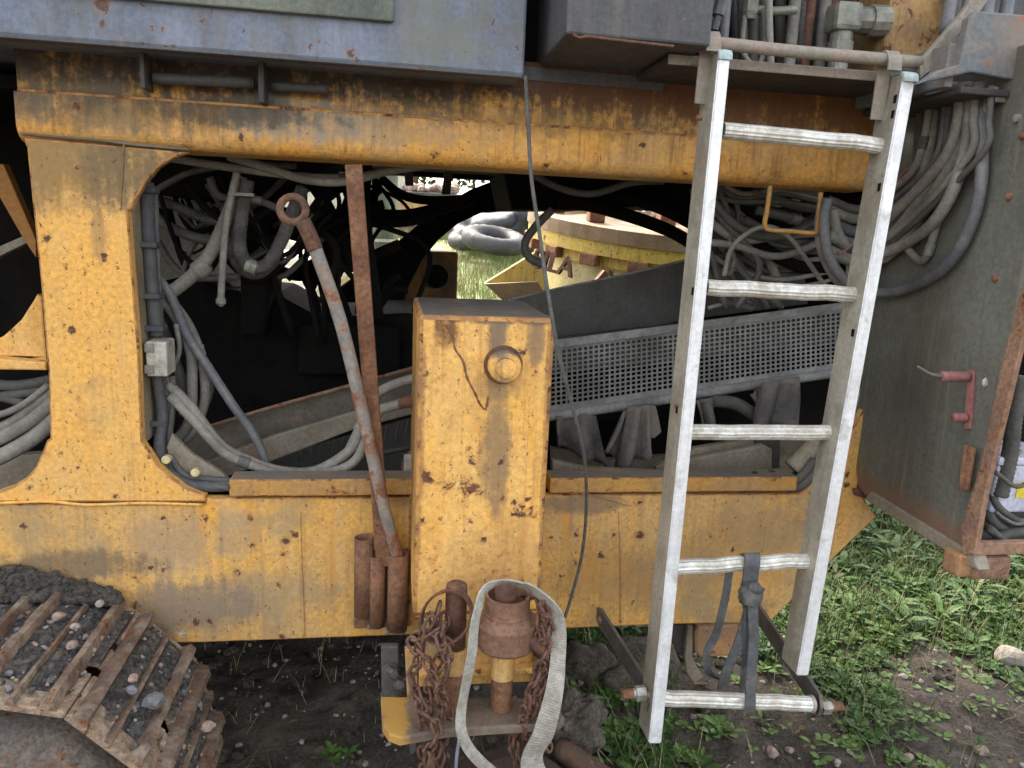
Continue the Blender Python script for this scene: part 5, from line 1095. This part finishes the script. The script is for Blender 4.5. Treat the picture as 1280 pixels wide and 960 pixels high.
o = obj('leaf_litter', bm, M['litter'], recalc=False); tag(o, 'small brown dead leaves scattered on the soil', 'dead leaves', kind='stuff')
# broad-leaved ground weeds
def leafs(bm, base, n, L, wd, tilt, seed):
    rnd = random.Random(seed)
    for k in range(n):
        a = 2 * pi * k / n + rnd.uniform(-.5, .5); l = L * rnd.uniform(.6, 1.15); w_ = wd * rnd.uniform(.75, 1.2); tl_ = tilt * rnd.uniform(.4, 1.3); d = Vector((cos(a), sin(a), 0)); s = Vector((-sin(a), cos(a), 0)); R = []
        stem = rnd.uniform(.1, .4) * l
        for i, (t, ww) in enumerate(((0, .12), (.25, .75), (.55, 1), (.8, .6), (1, .03))):
            p = base + d * (stem * .6 + l * t * cos(tl_ * (1 - t * .8))) + Vector((0, 0, stem * .8 * sin(tl_) + l * t * sin(tl_) * (1 - .55 * t)))
            R.append((bm.verts.new(p - s * w_ * ww + Vector((0, 0, .18 * w_))), bm.verts.new(p), bm.verts.new(p + s * w_ * ww + Vector((0, 0, .18 * w_)))))
        for A_, B_ in zip(R, R[1:]): bm.faces.new((A_[0], A_[1], B_[1], B_[0])); bm.faces.new((A_[1], A_[2], B_[2], B_[1]))
bm = bmesh.new()
for i, (x, y) in enumerate(patchy(10000, .55, 4.4, -.25, 3.4, d_right)): leafs(bm, Vector((x, y, gz(x, y))), random.randint(4, 8), random.uniform(.02, .06), random.uniform(.006, .016), random.uniform(.4, 1.2), i)
for i, (x, y) in enumerate(patchy(420, .8, 4.4, .8, 3.4, d_right)): leafs(bm, Vector((x, y, gz(x, y))), random.randint(6, 10), random.uniform(.07, .14), random.uniform(.010, .020), random.uniform(.9, 1.35), i + 90000)
o = obj('ground_weeds', bm, M['leafd'], recalc=False); tag(o, 'low dark green leafy weeds covering the soil on the right', 'weeds', kind='stuff')
bm = bmesh.new()
for i, (x, y) in enumerate(patchy(1500, .5, 3.6, -.2, 2.6, lambda x, y: .35 + .6 * d_right(x, y))): leafs(bm, Vector((x, y, gz(x, y))), random.randint(3, 6), random.uniform(.018, .04), random.uniform(.006, .012), random.uniform(.3, .9), i + 5000)
o = obj('clover', bm, M['leaf'], recalc=False); tag(o, 'scattered bright green seedlings on the soil', 'weeds', kind='stuff')
weeds = ((775, 868, .045, 26, 'leafy weed right of the strap below the left support arm'), (765, 925, .05, 34, 'broad-leaved bright weed near the bottom edge left of the ladder foot'), (840, 935, .038, 22, 'low weed just left of the bottom rung near the bottom edge'), (900, 905, .045, 24, 'leafy weed directly below the bottom rung'),
    (870, 945, .03, 16, 'small weed at the bottom edge below the ladder'), (422, 948, .03, 14, 'small bright weed on the dark soil under the frame'), (1055, 835, .04, 22, 'weed growing right of the right ladder foot'), (1110, 790, .05, 26, 'broad-leaved weed in the grass right of the ladder'), (1110, 865, .035, 16, 'weed on bare soil below the grass edge on the right'), (1180, 760, .05, 24, 'weed among the grass below the cabinet'), (962, 835, .035, 16, 'weed seen between the ladder rails above the bottom rung'), (975, 760, .05, 20, 'weed behind the right ladder rail in the shade'), (1060, 930, .03, 14, 'small weed on bare soil at the bottom right'))
for i, (u, v, L, n, lb) in enumerate(weeds):
    p = PZ(u, v, .01); bm = bmesh.new(); rnd = random.Random(i)
    for k in range(max(4, n // 4)): q = Vector((rnd.gauss(0, L * .7), rnd.gauss(0, L * .5), 0)); leafs(bm, q, 6, L * rnd.uniform(.7, 1.2), L * .27, rnd.uniform(.4, 1.1), i * 100 + k)
    o = obj('weed', bm, M['leaf'], recalc=False); o.location = (p.x, p.y, gz(p.x, p.y) + .004); tag(o, lb, 'weed', 'leafy weeds on the soil')
# pebbles
V = []; bm = bmesh.new()
for k in range(1500):
    x, y = random.uniform(-.8, 3.2), random.uniform(-.3, 2.2); r = random.choice((.003, .004, .005, .007, .010)) * random.uniform(.8, 1.3); rock(bm, (x, y, gz(x, y) + r * .3), r, k, .7, 1)
o = obj('pebbles', bm, M['stone']); tag(o, 'small pebbles scattered over the soil', 'pebbles', kind='stuff')
bm = bmesh.new()
for k in range(1400):
    x, y = random.uniform(-.8, 3.2), random.uniform(-.3, 2.2); r = random.choice((.004, .006, .009, .014, .02)) * random.uniform(.8, 1.3); rock(bm, (x, y, gz(x, y) + r * .2), r, k + 70, .7, 1)
o = obj('soil_clods', bm, M['soil']); tag(o, 'crumbly clods of dark soil', 'soil clods', kind='stuff')
for u, v, r, m, lb in ((1268, 828, .06, 'stone', 'pale boulder-like stone at the right edge of the grass'), (966, 936, .022, 'stonep', 'pink stone lying below the right end of the bottom rung'), (988, 932, .013, 'stonep', 'smaller reddish stone right of the pink one'), (1134, 952, .02, 'stonep', 'pinkish flat stone at the bottom edge of the picture'), (1226, 942, .022, 'stonep', 'brownish pink stone near the bottom right corner'),
        (1128, 850, .014, 'stone', 'pale stone on the bare patch right of the ladder'), (1135, 843, .012, 'stoneb', 'grey stone beside the pale stone on the bare patch'), (1225, 850, .014, 'stonep', 'pink stone below the grass near the right edge'), (855, 560, 0, '', '')):
    if r: o = stone(u, v, None, r, m, lb, 'stone', 'loose stones on the soil'); o.location.z = gz(o.location.x, o.location.y) + r * .3
bm = bmesh.new(); c = PZ(722, 905, .10); rock(bm, (0, 0, 0), .075, 7, 1.25, 5)
for v in bm.verts: v.co *= 1 + .10 * noise.noise(v.co * 25) + .06 * noise.noise(v.co * 70)
o = obj('mud_clod', bm, M['clod'], smooth=False); o.location = c; tag(o, 'grey dried mud lump beside the strap under the post', 'mud lump')
DR = thing('rusty_drum', 'dark rusty round drum lying on the ground under the post tray', 'drum', PZ(640, 985, .1))
q = PZ(640, 985, .1); lathe('drum_body', (q.x + .0, q.y, .0), (0, 0, 1), [(0, .17), (.07, .18), (.09, .17), (.10, .09), (.13, .085), (.13, .05)], M['drum_rust'], DR, 32)
o = tube('half_buried_pipe', [PZ(700, 935, .06), PZ(770, 985, .04)], .035, M['rustd'], None); tag(o, 'dark rusty pipe half buried at the bottom edge', 'pipe')
# piles of soil behind the opening under the frame
bm = bmesh.new()
for u, v, r in ((735, 815, .10), (800, 800, .12), (835, 850, .07), (900, 860, .09), (770, 830, .08)): p = PZ(u, v + 20, .0); rock(bm, (p.x, p.y, gz(p.x, p.y)), r, u, .6, 4)
o = obj('soil_mound', bm, M['soil'], smooth=True); tag(o, 'low mounds of bare brown soil under the frame', kind='structure')
